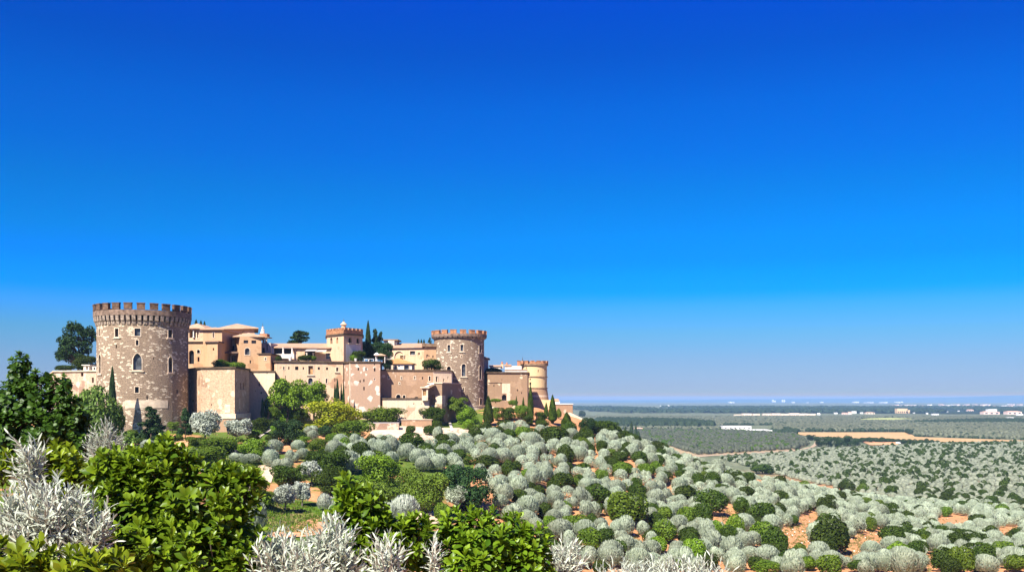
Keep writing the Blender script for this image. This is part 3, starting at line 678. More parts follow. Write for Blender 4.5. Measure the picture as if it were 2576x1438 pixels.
W1 = block('curtain_wall', 'plain cream wall between the angular bastion and the long house wall', 'wall', [P2(620, 247), P2(691.5, 246), P2(691.5, 300), P2(620, 300)], 6.95, -14, 'wall_cream',
    {0: [(634.5, 638, 938, 942, ''), (650, 654, 960, 970.5, ''), (655, 659, 985, 990, ''), (671, 673, 938, 940, ''), (642, 644, 981, 984, '')]}, (0.3, 0.25, 'dark_coping'))
c3 = lambda x, y: (655.2 + .20835 * x, 786.3 + .20835 * y)
def ops3(L): return [(c3(x0, 0)[0], c3(x1, 0)[0], c3(0, y0)[1], c3(0, y1)[1], f) for x0, x1, y0, y1, f in L]
FW = [P2(689.5, 257), P2(697, 254), P2(863.5, 258), P2(863.5, 300), P2(689.5, 300)]
W2 = block('house_wall', 'long cream and ochre wall with rows of small windows under a terrace', 'wall', FW, 9.75, -14, 'wall_ochre',
    {1: ops3([(274, 290, 650, 684, 'f'), (335, 350, 650, 684, ''), (418, 458, 648, 690, ''), (510, 526, 655, 684, ''), (578, 634, 640, 742, 'fsw'), (692, 718, 655, 686, ''), (792, 816, 658, 690, ''), (914, 938, 658, 706, 'fs'),
     (576, 632, 785, 862, 'afW'), (788, 806, 795, 850, 'f'), (198, 208, 788, 808, ''), (436, 446, 795, 808, ''), (536, 546, 815, 826, ''), (705, 713, 795, 812, ''), (893, 902, 785, 830, ''), (910, 918, 792, 822, ''), (858, 872, 1012, 1042, ''), (296, 304, 755, 800, '')])},
    (0.4, 0.35, 'dark_coping'))
HB = [P2(862.5, 259.5), P2(882.5, 253), P2(956.3, 253.5), P2(959, 266), P2(959, 300), P2(862.5, 300)]
W3 = block('square_bastion', 'tall square bastion of peeling pink plaster between the house wall and the brown wall', 'bastion', HB, 9.6, -14, 'wall_brick',
    {1: ops3([(1174, 1190, 662, 696, ''), (1266, 1282, 662, 698, ''), (1370, 1388, 664, 706, ''), (1197, 1210, 812, 840, ''), (1242, 1256, 800, 834, ''), (1370, 1382, 790, 812, ''), (1242, 1258, 892, 934, ''), (1370, 1382, 612, 630, '')]),
     0: ops3([(1024, 1036, 888, 920, '')])}, (0.38, 0.3, 'dark_coping'))
m = MB(); a = P2(881.2, 253.15); m.box(a[0], a[1], -2.2, 0.35, 0.35, 23.2, 0.6); m.build('corner_stones', M['trim'], W3)
c4 = lambda x, y: (936.1 + .16929 * x, 805 + .16929 * y)
def ops4(L): return [(c4(x0, 0)[0], c4(x1, 0)[0], c4(0, y0)[1], c4(0, y1)[1], f) for x0, x1, y0, y1, f in L]
KW = [P2(955, 257.5), P2(1089.5, 260), P2(1136, 263.5), P2(1139, 276), P2(1139, 300), P2(955, 300)]
W4 = block('curtain_wall', 'brown stained wall with small windows and low arches beside the round stone tower', 'wall', KW, 7.6, -12, 'wall_brown',
    {0: ops4([(240, 255, 832, 872, 'f'), (426, 440, 838, 878, 'f'), (626, 642, 832, 876, 'f'), (740, 756, 840, 880, ''), (842, 868, 832, 900, 'f'), (400, 412, 922, 948, 'f'), (356, 424, 1102, 1172, 'af'), (456, 494, 1112, 1172, 'af'), (626, 694, 1136, 1172, 'a')]),
     1: ops4([(944, 972, 836, 912, 'f'), (1056, 1075, 868, 912, ''), (1122, 1136, 834, 872, '')])}, (0.38, 0.25, 'dark_coping'), mats={1: 'wall_cream', 2: 'wall_cream'})
LW = [P2(958, 255.5), P2(969, 252.8), P2(1080, 253.6), P2(1080, 259.7), P2(958, 257.6)]
W5 = block('terrace_wall', 'low cream terrace wall in front of the brown stained wall', 'wall', LW, 0.05, -13, 'wall_cream',
    {1: ops4([(612, 624, 1230, 1250, ''), (724, 736, 1232, 1246, '')])}, (0.35, 0.25, 'dark_coping'))
GH = [P2(1076.5, 255.6), P2(1112, 255), P2(1160, 268), P2(1160, 280), P2(1076.5, 270)]
G1 = block('gatehouse', 'low mauve gatehouse with a dark arched door at the foot of the round stone tower', 'gatehouse', GH, 4.2, -12, 'gate_mauve',
    {0: ops4([(884, 936, 1108, 1262, 'aDw'), (900, 914, 1025, 1040, '')])}, (0.25, 0.2, 'trim'))
m = MB(); (a, b) = P2(1095.5, 255.25), P2(1111.8, 254.95); c = P2(1124, 258.2)
for p, q in ((a, b), (b, c)): m.quad((p[0], p[1] - .06, gz(1016, 257)), (q[0], q[1] - .06, gz(1016, 257)), (q[0], q[1] - .06, gz(994, 257)), (p[0], p[1] - .06, gz(994, 257)))
m.build('plaster_panel', M['wall_cream'], G1)
po = thing_at('porch', 1069, 256, gz(1000, 256), 'cream stone porch with a timber panel and curved gable left of the gatehouse', 'porch')
PP = quadpts(1061.5, 1076.2, 252.4, 5.5)
walls(po, PP, gz(975.5, 252.4), -0.3, 'trim', {0: ops4([(752, 806, 1004, 1118, 'bw')])})
coping(po, PP, gz(975.5, 252.4), 0.3, 0.45, 'trim')
m = MB(); z = gz(973.2, 252.4); n = 8; x0, x1 = gx(1063, 252.5), gx(1092, 252.5)
prev = None
for i in range(n + 1):
    t = i / n; x = x0 + (x1 - x0) * t; h = z + 1.05 * math.sin(t * PI / 2) ** 1.5
    if prev: m.quad((prev[0], 252.5, prev[1] - .35), (x, 252.5, h - .35), (x, 252.5, h), (prev[0], 252.5, prev[1])); m.quad((prev[0], 252.5, prev[1]), (x, 252.5, h), (x, 254.9, h), (prev[0], 254.9, prev[1])); m.quad((prev[0], 252.5, prev[1] - .35), (prev[0], 254.9, prev[1] - .35), (x, 254.9, h - .35), (x, 252.5, h - .35))
    prev = (x, h)
m.build('gable', M['white_stone'], po)
# ---------------------------------------------------------------- second round tower
T2, map2, ring2 = tower('round_tower', 'tall round mauve stone tower with brick battlements at the middle of the castle', 1155, 290, 7.5, -10, 18.2, 'round_stone',
    (8.3, 18.45, 19.15), (18, 19.15, 20.35, 0.64, 0.02), (34, 17.8, 18.45, 0.72),
    ops4([(1122, 1163, 366, 466, 'fsmW'), (1312, 1356, 362, 460, 'fsW'), (1590, 1622, 366, 478, 'fs'), (1318, 1332, 518, 554, 'f'), (1260, 1270, 516, 536, ''), (1330, 1392, 648, 832, 'afsW'), (1590, 1622, 676, 872, 'afs'), (1112, 1172, 684, 748, 'af'), (1348, 1366, 1000, 1055, 'f'), (1412, 1424, 1114, 1138, ''), (1598, 1630, 1160, 1254, 'f')]))
m = MB(); m.arc(7.3, 7.85, 0, 2 * PI, -2.05, -1.75, 48); m.arc(7.0, 7.75, 0, 2 * PI, -10, -2.06, 48); ring2('base', m, 'trim')
# houses behind, on the upper terraces --------------------------------------------------------------------------------
c2 = lambda x, y: (449.3 + .20835 * x, 776.9 + .20835 * y)
def ops2(L): return [(c2(x0, 0)[0], c2(x1, 0)[0], c2(0, y0)[1], c2(0, y1)[1], f) for x0, x1, y0, y1, f in L]
Z0 = 7.2
def house(label, pts, ztop, zbot, mat, ops=None, roof=None, cop=None, name='palace_house', cat='house'):
    cx = sum(p[0] for p in pts) / len(pts); cy = sum(p[1] for p in pts) / len(pts)
    th = empty(name, (cx, cy, zbot), label, cat)
    walls(th, pts, ztop, zbot, mat, ops, cap=True)
    if roof: roof(th)
    if cop: coping(th, pts, ztop, *cop)
    return th
A0 = quadpts(468, 514, 258, 20)
hA = house('ochre palace wing with a tall arched window and a roofed loggia against the great tower', A0, gz(861, 258), Z0, 'palace',
    {0: ops2([(124, 186, 498, 662, 'aD'), (222, 258, 490, 535, 'af'), (229, 252, 578, 634, '')])}, None, (0.3, 0.4, 'dark_coping'))
A1 = quadpts(468, 511, 260, 14); walls(hA, A1, gz(827, 260), gz(859.5, 260), 'palace_light', {0: ops2([(130, 208, 258, 346, 'd'), (222, 246, 262, 350, 'bf')])}, name='loggia')
hip(hA, A1, gz(827, 260), gz(815, 265), 0.9)
columns(hA, [487], 830, 849, 259.8, 0.2)
BU = quadpts(511, 558.5, 256.5, 16)
hB = house('ochre house with a flat hipped tile roof above a lower roofed block', BU, gz(829.5, 256.5), Z0, 'palace',
    {0: ops2([(412, 428, 285, 345, 'f')])}, lambda t: hip(t, BU, gz(829.5, 256.5), gz(823.5, 260), 0.7))
BL = [P2(521, 254), P2(547.5, 253), P2(559, 256.3), P2(559, 262), P2(521, 262)]
walls(hB, BL, gz(861, 254), Z0, 'palace', {0: ops2([(412, 430, 470, 500, '')])}, name='lower_wall'); coping(hB, BL, gz(861, 254), 0.3, 0.5, 'tile_dark', 'lower_roof')
CP = [P2(552, 276), P2(640, 274), P2(640, 290), P2(552, 290)]
hC = house('broad upper palace block with a wide hipped tile roof behind the ochre houses', CP, gz(827.5, 275), Z0, 'palace',
    {0: ops2([(672, 690, 276, 290, ''), (760, 778, 276, 290, ''), (560, 572, 278, 290, '')])}, lambda t: hip(t, CP, gz(827.5, 275), gz(814.5, 282), 1.1))
CL = quadpts(552, 600, 266, 9)
hC2 = house('ochre house front with two windows over a small canopy roof', CL, gz(848.5, 266), Z0, 'palace_light',
    {0: ops2([(584, 622, 438, 496, 'fW'), (646, 674, 440, 494, 'f'), (530, 560, 430, 500, 'b')])}, lambda t: shed(t, CL, gz(848.5, 266), gz(845, 272), 0.5))
cn = quadpts(557, 597, 259, 6); shed(hC2, cn, gz(888.5, 259), gz(882, 265), 0.2, 'tile_dark', 0.3, 'canopy')
walls(hC2, quadpts(560, 596, 262, 4), gz(889, 262), Z0, 'grey_wall', {0: ops2([(540, 625, 545, 700, 'd'), (640, 695, 560, 640, 'W')])}, name='porch_wall')
DP = [P2(593, 263), P2(604.5, 256.5), P2(657.6, 258), P2(657.6, 272), P2(593, 272)]
hD = house('tall ochre house with twin upper windows and double arched window', DP, gz(847, 257), Z0, 'palace',
    {1: ops2([(785, 840, 376, 414, 'W'), (880, 936, 378, 416, 'W'), (800, 858, 470, 552, 'afmW'), (858, 874, 618, 654, '')])}, lambda t: hip(t, [P2(594, 258), P2(657.6, 258), P2(657.6, 271), P2(594, 271)], gz(847, 257), gz(837.5, 263), 0.9))
DR = quadpts(650, 680.5, 255.5, 12)
hD2 = house('small ochre wing with one window right of the tall ochre house', DR, gz(890.5, 255.5), Z0, 'palace', {0: ops2([(1040, 1056, 588, 616, 'f')])}, None, (0.25, 0.35, 'dark_coping'))
hK = house('narrow dark stone block under the white lantern turret', quadpts(656, 681, 264, 8), gz(862, 264), Z0, 'grey_wall', {0: ops2([(1010, 1040, 470, 540, ''), (1060, 1075, 420, 500, '')])})
tr = thing_at('lantern_turret', 661, 267, gz(863, 267), 'white stepped lantern turret on an open brick base above the palace roofs', 'turret')
zz0, zz1, zz2 = gz(863, 267), gz(847.5, 267), gz(839, 267)
for u in (655.5, 664, 670.5):
    m = MB(); m.box(gx(u, 267), 267, (zz0 + zz1) / 2, 0.35, 0.35, zz1 - zz0); m.build('column', M['grey_wall'], tr)
    m = MB(); m.box(gx(u, 270), 269.2, (zz0 + zz1) / 2, 0.35, 0.35, zz1 - zz0); m.build('column', M['grey_wall'], tr)
m = MB(); m.box(gx(663, 267), 268.1, (zz1 + zz2) / 2, 2.15, 2.9, zz2 - zz1); m.build('base', M['merlon_brick'], tr)
m = MB(); m.box(gx(665, 267), 268.1, zz1 - 0.11, 3.0, 3.4, 0.2); m.build('slab', M['coping'], tr)
x = gx(658.5, 267); zt = gz(817, 267)
m = MB(); m.lathe(x, 268, [(0.62, zz2), (0.62, zz2 + .5), (0.5, zz2 + .55), (0.45, zz2 + 1.1), (0.55, zz2 + 1.15), (0.3, zz2 + 1.3), (0.2, zz2 + 1.8), (0.42, zz2 + 1.9), (0.1, zz2 + 2.05)], 12); m.build('lantern', M['white_stone'], tr, smooth=False)
m = MB(); m.lathe(x, 268, [(0.1, zz2 + 2.05), (0.03, zt + 0.6), (0, zt + .7)], 6); m.build('finial', M['metal'], tr)
EP = [P2(679, 266), P2(853, 268), P2(853, 281), P2(679, 281)]
hE = house('long low villa with a tile roof and a columned loggia above the house wall', EP, gz(875.5, 267), Z0, 'palace_light',
    {0: ops3([(140, 385, 408, 497, 'd'), (535, 660, 455, 552, 'd'), (790, 886, 488, 560, 'fmW'), (430, 440, 450, 470, ''), (672, 750, 470, 486, 'b')])},
    lambda t: shed(t, EP, gz(875.5, 267), gz(864.5, 279), 0.7, 'tile', 0.3))
columns(hE, [686.5, 712.5, 735], 874, 890, 265.7, 0.24); columns(hE, [772, 788], 887, 902, 266.5, 0.24)
m = MB(); m.box(gx(711, 265), 265.3, gz(895.5, 265.3), 6.2, 0.3, 1.2); m.build('balustrade', M['white_wall'], hE)
m = MB(); a = quadpts(767, 794, 264.5, 2.2); shed(hE, a, gz(883, 264.5), gz(879, 266.5), 0.05, 'grey_wall', 0.08, 'awning'); a = quadpts(795, 818, 264.5, 2.2); shed(hE, a, gz(884.5, 264.5), gz(881, 266.5), 0.05, 'white_wall', 0.1, 'awning')
WT = [P2(822, 269.5), P2(864.6, 262), P2(912, 268.5), P2(912, 278), P2(822, 280)]
hW = house('square ochre watchtower with arched windows and a small domed lantern on top', WT, gz(841.5, 262), Z0, 'palace_light',
    {0: ops3([(841, 869, 298, 375, 'a'), (917, 939, 295, 370, 'aw')]), 1: ops3([(1064, 1104, 298, 366, 'as'), (1160, 1194, 304, 372, 'as'), (1052, 1104, 502, 556, 'mW'), (1070, 1080, 448, 460, ''), (1106, 1114, 420, 430, '')])}, name='watchtower', cat='tower')
string_course(hW, WT, gz(841.5, 262), 0.4, 0.35, 'dark_coping')
inner = offset_poly(WT, 0.15); m = MB()
zz = gz(841.5, 262) + 0.4
m.prism(inner, zz, zz + 1.0, True, False); m.build('parapet', M['merlon_brick'], hW)
for i in (0, 1):
    p, q = Vector(inner[i]), Vector(inner[i + 1]); n = 6 if i == 0 else 5
    for k in range(n):
        c = p + (q - p) * ((k + 0.5) / n); m = MB(); m.box(c.x, c.y + 0.22, zz + 1.28, (q - p).length / n * 0.68, 0.4, 0.56, math.atan2(q.y - p.y, q.x - p.x)); m.build('merlon', M['merlon_brick'], hW)
m = MB(); x = gx(864.5, 268); z = zz + 1.0
m.lathe(x, 268, [(0.75, z), (0.75, z + 0.9), (0.62, z + 1.0), (0.62, z + 1.6), (0.95, z + 1.7), (0.85, z + 1.95), (0.5, z + 2.2), (0.25, z + 2.6), (0, z + 2.7)], 12); m.build('lantern', M['palace_light'], hW)
m = MB(); m.lathe(x, 268, [(0.1, z + 2.6), (0.14, z + 3.0), (0.03, z + 3.2), (0, z + 3.7)], 6); m.build('finial', M['metal'], hW)
m = MB(); p, q = Vector(P2(870, 262.75)), Vector(P2(908, 267.9)); d = (q - p).normalized(); nn = Vector((d.y, -d.x)) * 0.04
p += nn; q += nn; m.quad((p.x, p.y, Z0), (q.x, q.y, Z0), (q.x, q.y, gz(866, 265)), (p.x, p.y, gz(866, 265))); m.build('whitewash_patch', M['white_wall'], hW)
hFar = house('small grey flat roofed house behind the dark pines', quadpts(966, 997, 295, 8), gz(856, 295), Z0, 'grey_wall', {0: [(975, 981, 861, 868, '')]}, None, (0.35, 0.6, 'coping'))
m = MB(); m.box(gx(984, 294), 294.4, gz(866, 294), 1.9, 0.5, 2.4); m.build('chimney', M['white_wall'], hFar)
JP = [P2(986, 289), P2(1067, 286), P2(1067, 300), P2(986, 301)]
hJ = house('ochre villa with a blind arch and a long tile roof', JP, gz(875, 287.5), Z0, 'palace_light',
    {0: ops4([(332, 470, 462, 640, 'abf'), (416, 494, 524, 578, 'bw'), (562, 640, 458, 515, 'fmW'), (686, 708, 480, 512, 'W'), (726, 736, 562, 572, '')])}, lambda t: shed(t, JP, gz(875, 287.5), gz(864.5, 299), 0.6, 'tile', 0.3))
J2 = [P2(1066.5, 285.5), P2(1107, 287), P2(1107, 299), P2(1066.5, 299)]
hJ2 = house('ochre villa wing with flat dark eaves touching the round stone tower', J2, gz(871.5, 286), Z0, 'palace', {0: ops4([(896, 914, 520, 556, 'a'), (838, 856, 524, 536, ''), (806, 836, 510, 560, 'b')])}, None, (0.9, 0.6, 'coping'))
OP = quadpts(989, 1036, 268.5, 8)
hO = house('small white pavilion under a bright orange tile roof', OP, gz(915, 268.5), Z0, 'white_wall',
    {0: ops4([(336, 372, 672, 735, 'afW'), (388, 412, 668, 690, 'a'), (476, 546, 672, 738, 'fmW')])}, lambda t: hip(t, quadpts(958, 1036, 268.5, 8), gz(915, 268.5), gz(900.5, 272), 0.5, 'tile_orange'))
for u in (960, 970, 981):
    m = MB(); m.box(gx(u, 268.5), 268.6, (Z0 + gz(915, 268.5)) / 2, 0.25, 0.25, gz(915, 268.5) - Z0); m.build('post', M['white_stone'], hO)
gz0 = thing_at('gazebo', 956, 266, 9.7, 'open gazebo with a small pyramid tile roof on the square bastion terrace', 'gazebo')
gp = quadpts(945, 968, 264, 2.6)
for p in gp:
    m = MB(); m.box(p[0], p[1], 10.9, 0.16, 0.16, 2.0); m.build('post', M['white_stone'], gz0)
hip(gz0, gp, 11.9, gz(888.5, 265), 0.35, 'tile', 0.5, 0.12)
# terrace furniture
def table_white(u, Y, z, w, label, group=None):
    t = empty('terrace_table', (gx(u, Y), Y, z), label, 'table', group)
    m = MB(); m.box(gx(u, Y), Y, z + 0.76, w, 0.9, 0.07); m.build('tabletop', M['white_paint'], t)
    for s in (-1, 1):
        m = MB(); m.box(gx(u, Y) + s * w * 0.4, Y, z + 0.36, 0.1, 0.7, 0.72); m.build('leg', M['white_paint'], t)
    return t
def parasol(u, Y, z, r, label):
    t = empty('parasol', (gx(u, Y), Y, z), label, 'parasol'); x = gx(u, Y); m = MB(); m.lathe(x, Y, [(0.25, z), (0.25, z + .1), (0.04, z + .12), (0.04, z + 2.5)], 8); m.build('pole', M['white_paint'], t)
    m = MB(); m.lathe(x, Y, [(r, z + 2.1), (r * .5, z + 2.45), (0, z + 2.75)], 10); m.build('canopy', M['white_paint'], t)
parasol(947.5, 262, 9.95, 0.9, 'white parasol in front of the gazebo on the square bastion')
table_white(922, 257, 9.97, 1.3, 'white table on the square bastion terrace near the dark pines')
table_white(934, 257, 9.97, 1.5, 'longer white table on the square bastion terrace next to the gazebo')
def planter(u, Y, z, w, h, mat, label):
    t = empty('planter', (gx(u, Y), Y, z), label, 'planter'); x = gx(u, Y)
    m = MB(); m.lathe(x, Y, [(w * .35, z), (w * .5, z + h), (w * .42, z + h), (w * .42, z + h * .85), (0, z + h * .85)], 10); m.build('pot', M[mat], t); return t
planter(730, 256, 10.15, 0.9, 1.1, 'white_stone', 'tall white stone planter on the terrace under the columned loggia')
planter(775, 256, 10.15, 0.5, 1.2, 'white_stone', 'slim white planter among bushes on the terrace edge')
planter(895, 256.5, 9.97, 0.8, 0.9, 'white_stone', 'white planter at the foot of the watchtower')
# ---------------------------------------------------------------- right part: gate wall, white houses, end tower
c5 = lambda x, y: (1067.1 + .20833 * x, 805 + .20833 * y)
def ops5(L): return [(c5(x0, 0)[0], c5(x1, 0)[0], c5(0, y0)[1], c5(0, y1)[1], f) for x0, x1, y0, y1, f in L]
NP = [P2(1216, 296), P2(1227, 289.5), P2(1327, 291), P2(1330, 301), P2(1330, 325), P2(1216, 325)]
W6 = block('curtain_wall', 'broad mauve wall with an arched gate and a cream panel right of the round stone tower', 'wall', NP, 7.85, -8, 'wall_mauve',
    {1: ops5([(938, 994, 896, 968, 'aD'), (980, 990, 855, 882, ''), (836, 848, 782, 798, ''), (1120, 1132, 832, 856, ''), (1172, 1182, 866, 888, ''), (936, 942, 710, 726, '')])}, (0.4, 0.35, 'dark_coping'))
m = MB(); p, q, Yq = P2(1274.4, 290.2), P2(1284, 290.3), 290.2
m.quad((p[0], p[1] - .06, gz(1008, Yq)), (q[0], q[1] - .06, gz(1008, Yq)), (q[0], q[1] - .06, gz(964, Yq)), (p[0], p[1] - .06, gz(964, Yq)))
p, q = P2(1263, 290.05), P2(1274.3, 290.2); m.quad((p[0], p[1] - .06, gz(989, Yq)), (q[0], q[1] - .06, gz(989, Yq)), (q[0], q[1] - .06, gz(964, Yq)), (p[0], p[1] - .06, gz(964, Yq)))
m.build('plaster_panel', M['wall_cream'], W6)
m = MB(); p, q = P2(1227.5, 289.45), P2(1262, 289.97); m.quad((p[0], p[1] - .12, gz(962.5, Yq)), (q[0], q[1] - .12, gz(962.5, Yq)), (q[0], q[1] - .12, gz(961, Yq)), (p[0], p[1] - .12, gz(961, Yq))); m.quad((p[0], p[1] - .12, gz(961, Yq)), (q[0], q[1] - .12, gz(961, Yq)), (q[0], q[1] + .1, gz(961, Yq)), (p[0], p[1] + .1, gz(961, Yq))); m.build('string_course', M['coping'], W6)
hS = house('slim grey house with dark roof just behind the round stone tower', quadpts(1205, 1227, 302, 8), gz(902.5, 302), 0, 'grey_wall', None, lambda t: hip(t, quadpts(1205, 1227, 302, 8), gz(902.5, 302), gz(896, 305), 0.6, 'tile_dark'))
hV = house('white cottage with a pale tile roof behind the broad mauve wall', quadpts(1232, 1259, 306, 8), gz(922, 306), 4, 'white_wall', {0: [(1238, 1242, 926, 932, '')]}, lambda t: shed(t, quadpts(1232, 1259, 306, 8), gz(922, 306), gz(919, 312), 0.3, 'tile'))
hV2 = house('longer white cottage beside the yellow round tower', quadpts(1270, 1312, 308, 8), gz(920, 308), 4, 'white_wall', None, lambda t: shed(t, quadpts(1270, 1284, 308, 8), gz(920, 308), gz(917, 313), 0.3, 'tile'))
hV3 = house('low white parapet house on top of the broad mauve wall', quadpts(1271, 1326, 303, 4), gz(930.5, 303), 4, 'white_wall', None, None, (0.2, 0.2, 'tile'))
for u, v0, v1, lb in ((1263, 910, 926, 'ochre chimney stack with a pointed cap between the white cottages'), (1275, 912, 922, 'smaller ochre chimney on the longer white cottage')):
    t = thing_at('chimney', u, 309, gz(v1, 309), lb, 'chimney'); x = gx(u, 309); z0, z1 = gz(v1, 309), gz(v0, 309)
    m = MB(); m.box(x, 309, (z0 + z1 - .6) / 2, 0.75, 0.75, z1 - z0 - 0.6); m.build('stack', M['palace_light'], t)
    m = MB(); m.lathe(x, 309, [(0.5, z1 - .6), (0.5, z1 - .5), (0.25, z1 - .4), (0.3, z1 - 0.1), (0, z1 + .2)], 8); m.build('cap', M['terracotta'], t)
t = thing_at('hedge', 1240, 301, 8, 'dark clipped hedge on the mauve wall terrace next to the round stone tower', 'hedge')
HEDGES = [(t, 1221, 1262, 927, 936, 301)]
T3, map3, ring3 = tower('yellow_tower', 'slender yellow round tower with battlements at the right end of the castle', 1343, 335, 4.55, -2, 11.6, 'yellow_wall',
    (4.98, 11.6, 12.15), (14, 12.15, 13.25, 0.62, 0.1), None,
    ops5([(1227, 1238, 566, 586, ''), (1372, 1384, 598, 630, ''), (1454, 1464, 580, 608, 'a'), (1272, 1288, 704, 722, ''), (1270, 1292, 748, 786, ''), (1456, 1470, 744, 810, 'a')]))
for v in (948, 976.5):
    z = gz(v, 330.5); m = MB(); m.arc(4.4, 4.8, 0, 2 * PI, z, z + 0.3, 40); ring3('string_course', m, 'coping')
m = MB(); z1, z0 = gz(976.5, 330.5), -1.5
for i in range(40):
    a, b = 2 * PI * i / 40, 2 * PI * (i + 1) / 40
    m.quad((5.35 * math.cos(a), 5.35 * math.sin(a), z0), (5.35 * math.cos(b), 5.35 * math.sin(b), z0), (4.6 * math.cos(b), 4.6 * math.sin(b), z1), (4.6 * math.cos(a), 4.6 * math.sin(a), z1))
ring3('base', m, 'wall_brown')
t = thing_at('brick_chimney', 1304.5, 331, 10, 'square red brick chimney left of the yellow tower battlements', 'chimney')
x = gx(1304.5, 331); z0, z1 = gz(925, 331), gz(908, 331)
m = MB(); m.box(x, 331, (z0 + z1) / 2, 0.9, 0.9, z1 - z0); m.build('stack', M['terracotta'], t)
m = MB(); m.box(x, 331, z1 + 0.12, 1.15, 1.15, 0.2); m.build('cap', M['coping'], t)
t = thing_at('rooftop_finial', 1314.5, 333, 11, 'thin pointed finial on a brick pedestal at the edge of the yellow tower', 'finial')
x = gx(1314.5, 330.6); z0 = 12.16
m = MB(); m.lathe(x, 331.3, [(0.45, z0), (0.35, z0 + .9), (0.15, z0 + 1.0)], 8); m.build('pedestal', M['merlon_brick'], t)
m = MB(); m.lathe(x, 331.3, [(0.13, z0 + 1.0), (0.2, z0 + 1.3), (0.06, z0 + 1.6), (0.12, z0 + 1.9), (0.03, z0 + 2.2), (0, z0 + 2.9)], 8); m.build('spike', M['metal'], t)
W7 = block('retaining_wall', 'plain cream retaining wall under the yellow round tower', 'wall', [P2(1338, 326), P2(1386, 325), P2(1390, 340), P2(1338, 340)], gz(1005.3, 326), -10, 'yellow_wall', None, None)
W8 = block('end_wall', 'brown brick wall with white top at the right end of the castle', 'wall', [P2(1399, 321), P2(1440.5, 322), P2(1441, 332), P2(1392, 332)], gz(1017, 321), -11, 'wall_brown', None, (0.3, 0.2, 'white_stone'))
hX = house('low white hut with tan roof behind the brown end wall', quadpts(1394, 1408, 327, 5), gz(1008.5, 327), -6, 'white_wall', None, lambda t: shed(t, quadpts(1393, 1405, 327, 5), gz(1008.5, 327), gz(1004, 331), 0.2, 'tile'))
AW = empty('arcade_wall', (gx(1452, 318), 318, -11), 'sloping cream buttress wall with two arches running down from the end wall', 'wall')
p, q = P2(1428, 318), P2(1476, 312); L = math.hypot(q[0] - p[0], q[1] - p[1]); dx, dy = (q[0] - p[0]) / L, (q[1] - p[1]) / L
mapf = lambda s, z, d: (p[0] + dx * s - dy * d, p[1] + dy * s + dx * d, z)
def zs_(s): return gz(1037, 318) + (gz(1060, 312) - gz(1037, 318)) * s / L
m = MB(); OPN = []
for u0, u1, v0, v1 in ((1443, 1452, 1044, 1075), (1455.5, 1461.5, 1052, 1078)):
    t0, Ya = seg_hit(p, q, u0); t1, Yb = seg_hit(p, q, u1); OPN.append(dict(s0=t0 * L, s1=t1 * L, z0=gz(v1, Ya), z1=gz(v0, Ya), arch=1, depth=1.2))
zlow = -11.0; sl = sorted({0.0, L} | {o['s0'] for o in OPN} | {o['s1'] for o in OPN} | {(o['s0'] + o['s1']) / 2 for o in OPN})
for a, b in zip(sl[:-1], sl[1:]):
    o = next((o for o in OPN if o['s0'] - 1e-6 <= a and b <= o['s1'] + 1e-6), None)
    if o is None: m.quad(mapf(a, zlow, 0), mapf(b, zlow, 0), mapf(b, zs_(b), 0), mapf(a, zs_(a), 0))
    m.quad(mapf(a, zs_(a), 0), mapf(b, zs_(b), 0), mapf(b, zs_(b), 1.2), mapf(a, zs_(a), 1.2))
for o in OPN:
    pts = outline(o['s0'], o['s1'], o['z0'], min(o['z1'], zs_(o['s1']) - 0.25), 1); arc = pts[2:]
    for (a, c), (b, d) in zip(arc[:-1], arc[1:]): m.quad(mapf(a, c, 0), mapf(b, d, 0), mapf(b, zs_(b), 0), mapf(a, zs_(a), 0))
    for (a, c), (b, d) in zip(pts, pts[1:] + pts[:1]): m.quad(mapf(a, c, 0), mapf(b, d, 0), mapf(b, d, 1.2), mapf(a, c, 1.2))
    if o['z0'] > zlow: m.quad(mapf(o['s0'], zlow, 0), mapf(o['s1'], zlow, 0), mapf(o['s1'], o['z0'], 0), mapf(o['s0'], o['z0'], 0))
m.build('wall', M['wall_cream'], AW)
# low garden walls
GWL = block('garden_wall', 'low white rubble wall on the slope under the bright round trees', 'wall', [P2(922, 236), P2(1003, 238), P2(1005, 242), P2(922, 241)], gz(1064, 237), -12, 'wall_pink', {0: [(953.5, 957, 1082, 1087, '')]}, (0.12, 0.05, 'grey_wall'))
gw = empty('ramp_wall', (gx(665, 220), 220, -9), 'long pale wall climbing beside the garden path below the plain cream wall', 'wall')
m = MB(); pr = None
for i in range(11):
    x, y, z = ground(640 + 53 * i / 10, 1097 - 28 * i / 10)
    c = [(x, y, z - .6), (x, y, z + .75), (x, y + .6, z + .75), (x, y + .6, z - .6)]
    if pr:
        for k in range(3): m.quad(pr[k], c[k], c[k + 1], pr[k + 1])
    else: m.poly(c)
    pr = c
m.poly(pr); m.build('wall', M['wall_cream'], gw)
GW3 = block('garden_wall', 'short white wall block beside the tall cypress below the round stone tower', 'wall', [P2(1213, 262), P2(1228, 262), P2(1228, 265), P2(1213, 265)], gz(1069, 262), -10, 'white_wall', None, None)
GW4 = block('garden_wall', 'thin cream terrace step below the low terrace wall', 'wall', [P2(1010, 247), P2(1086, 248), P2(1086, 249.5), P2(1010, 248.5)], gz(1055.5, 247.5), -10, 'wall_brown', None, (0.15, 0.2, 'trim'))
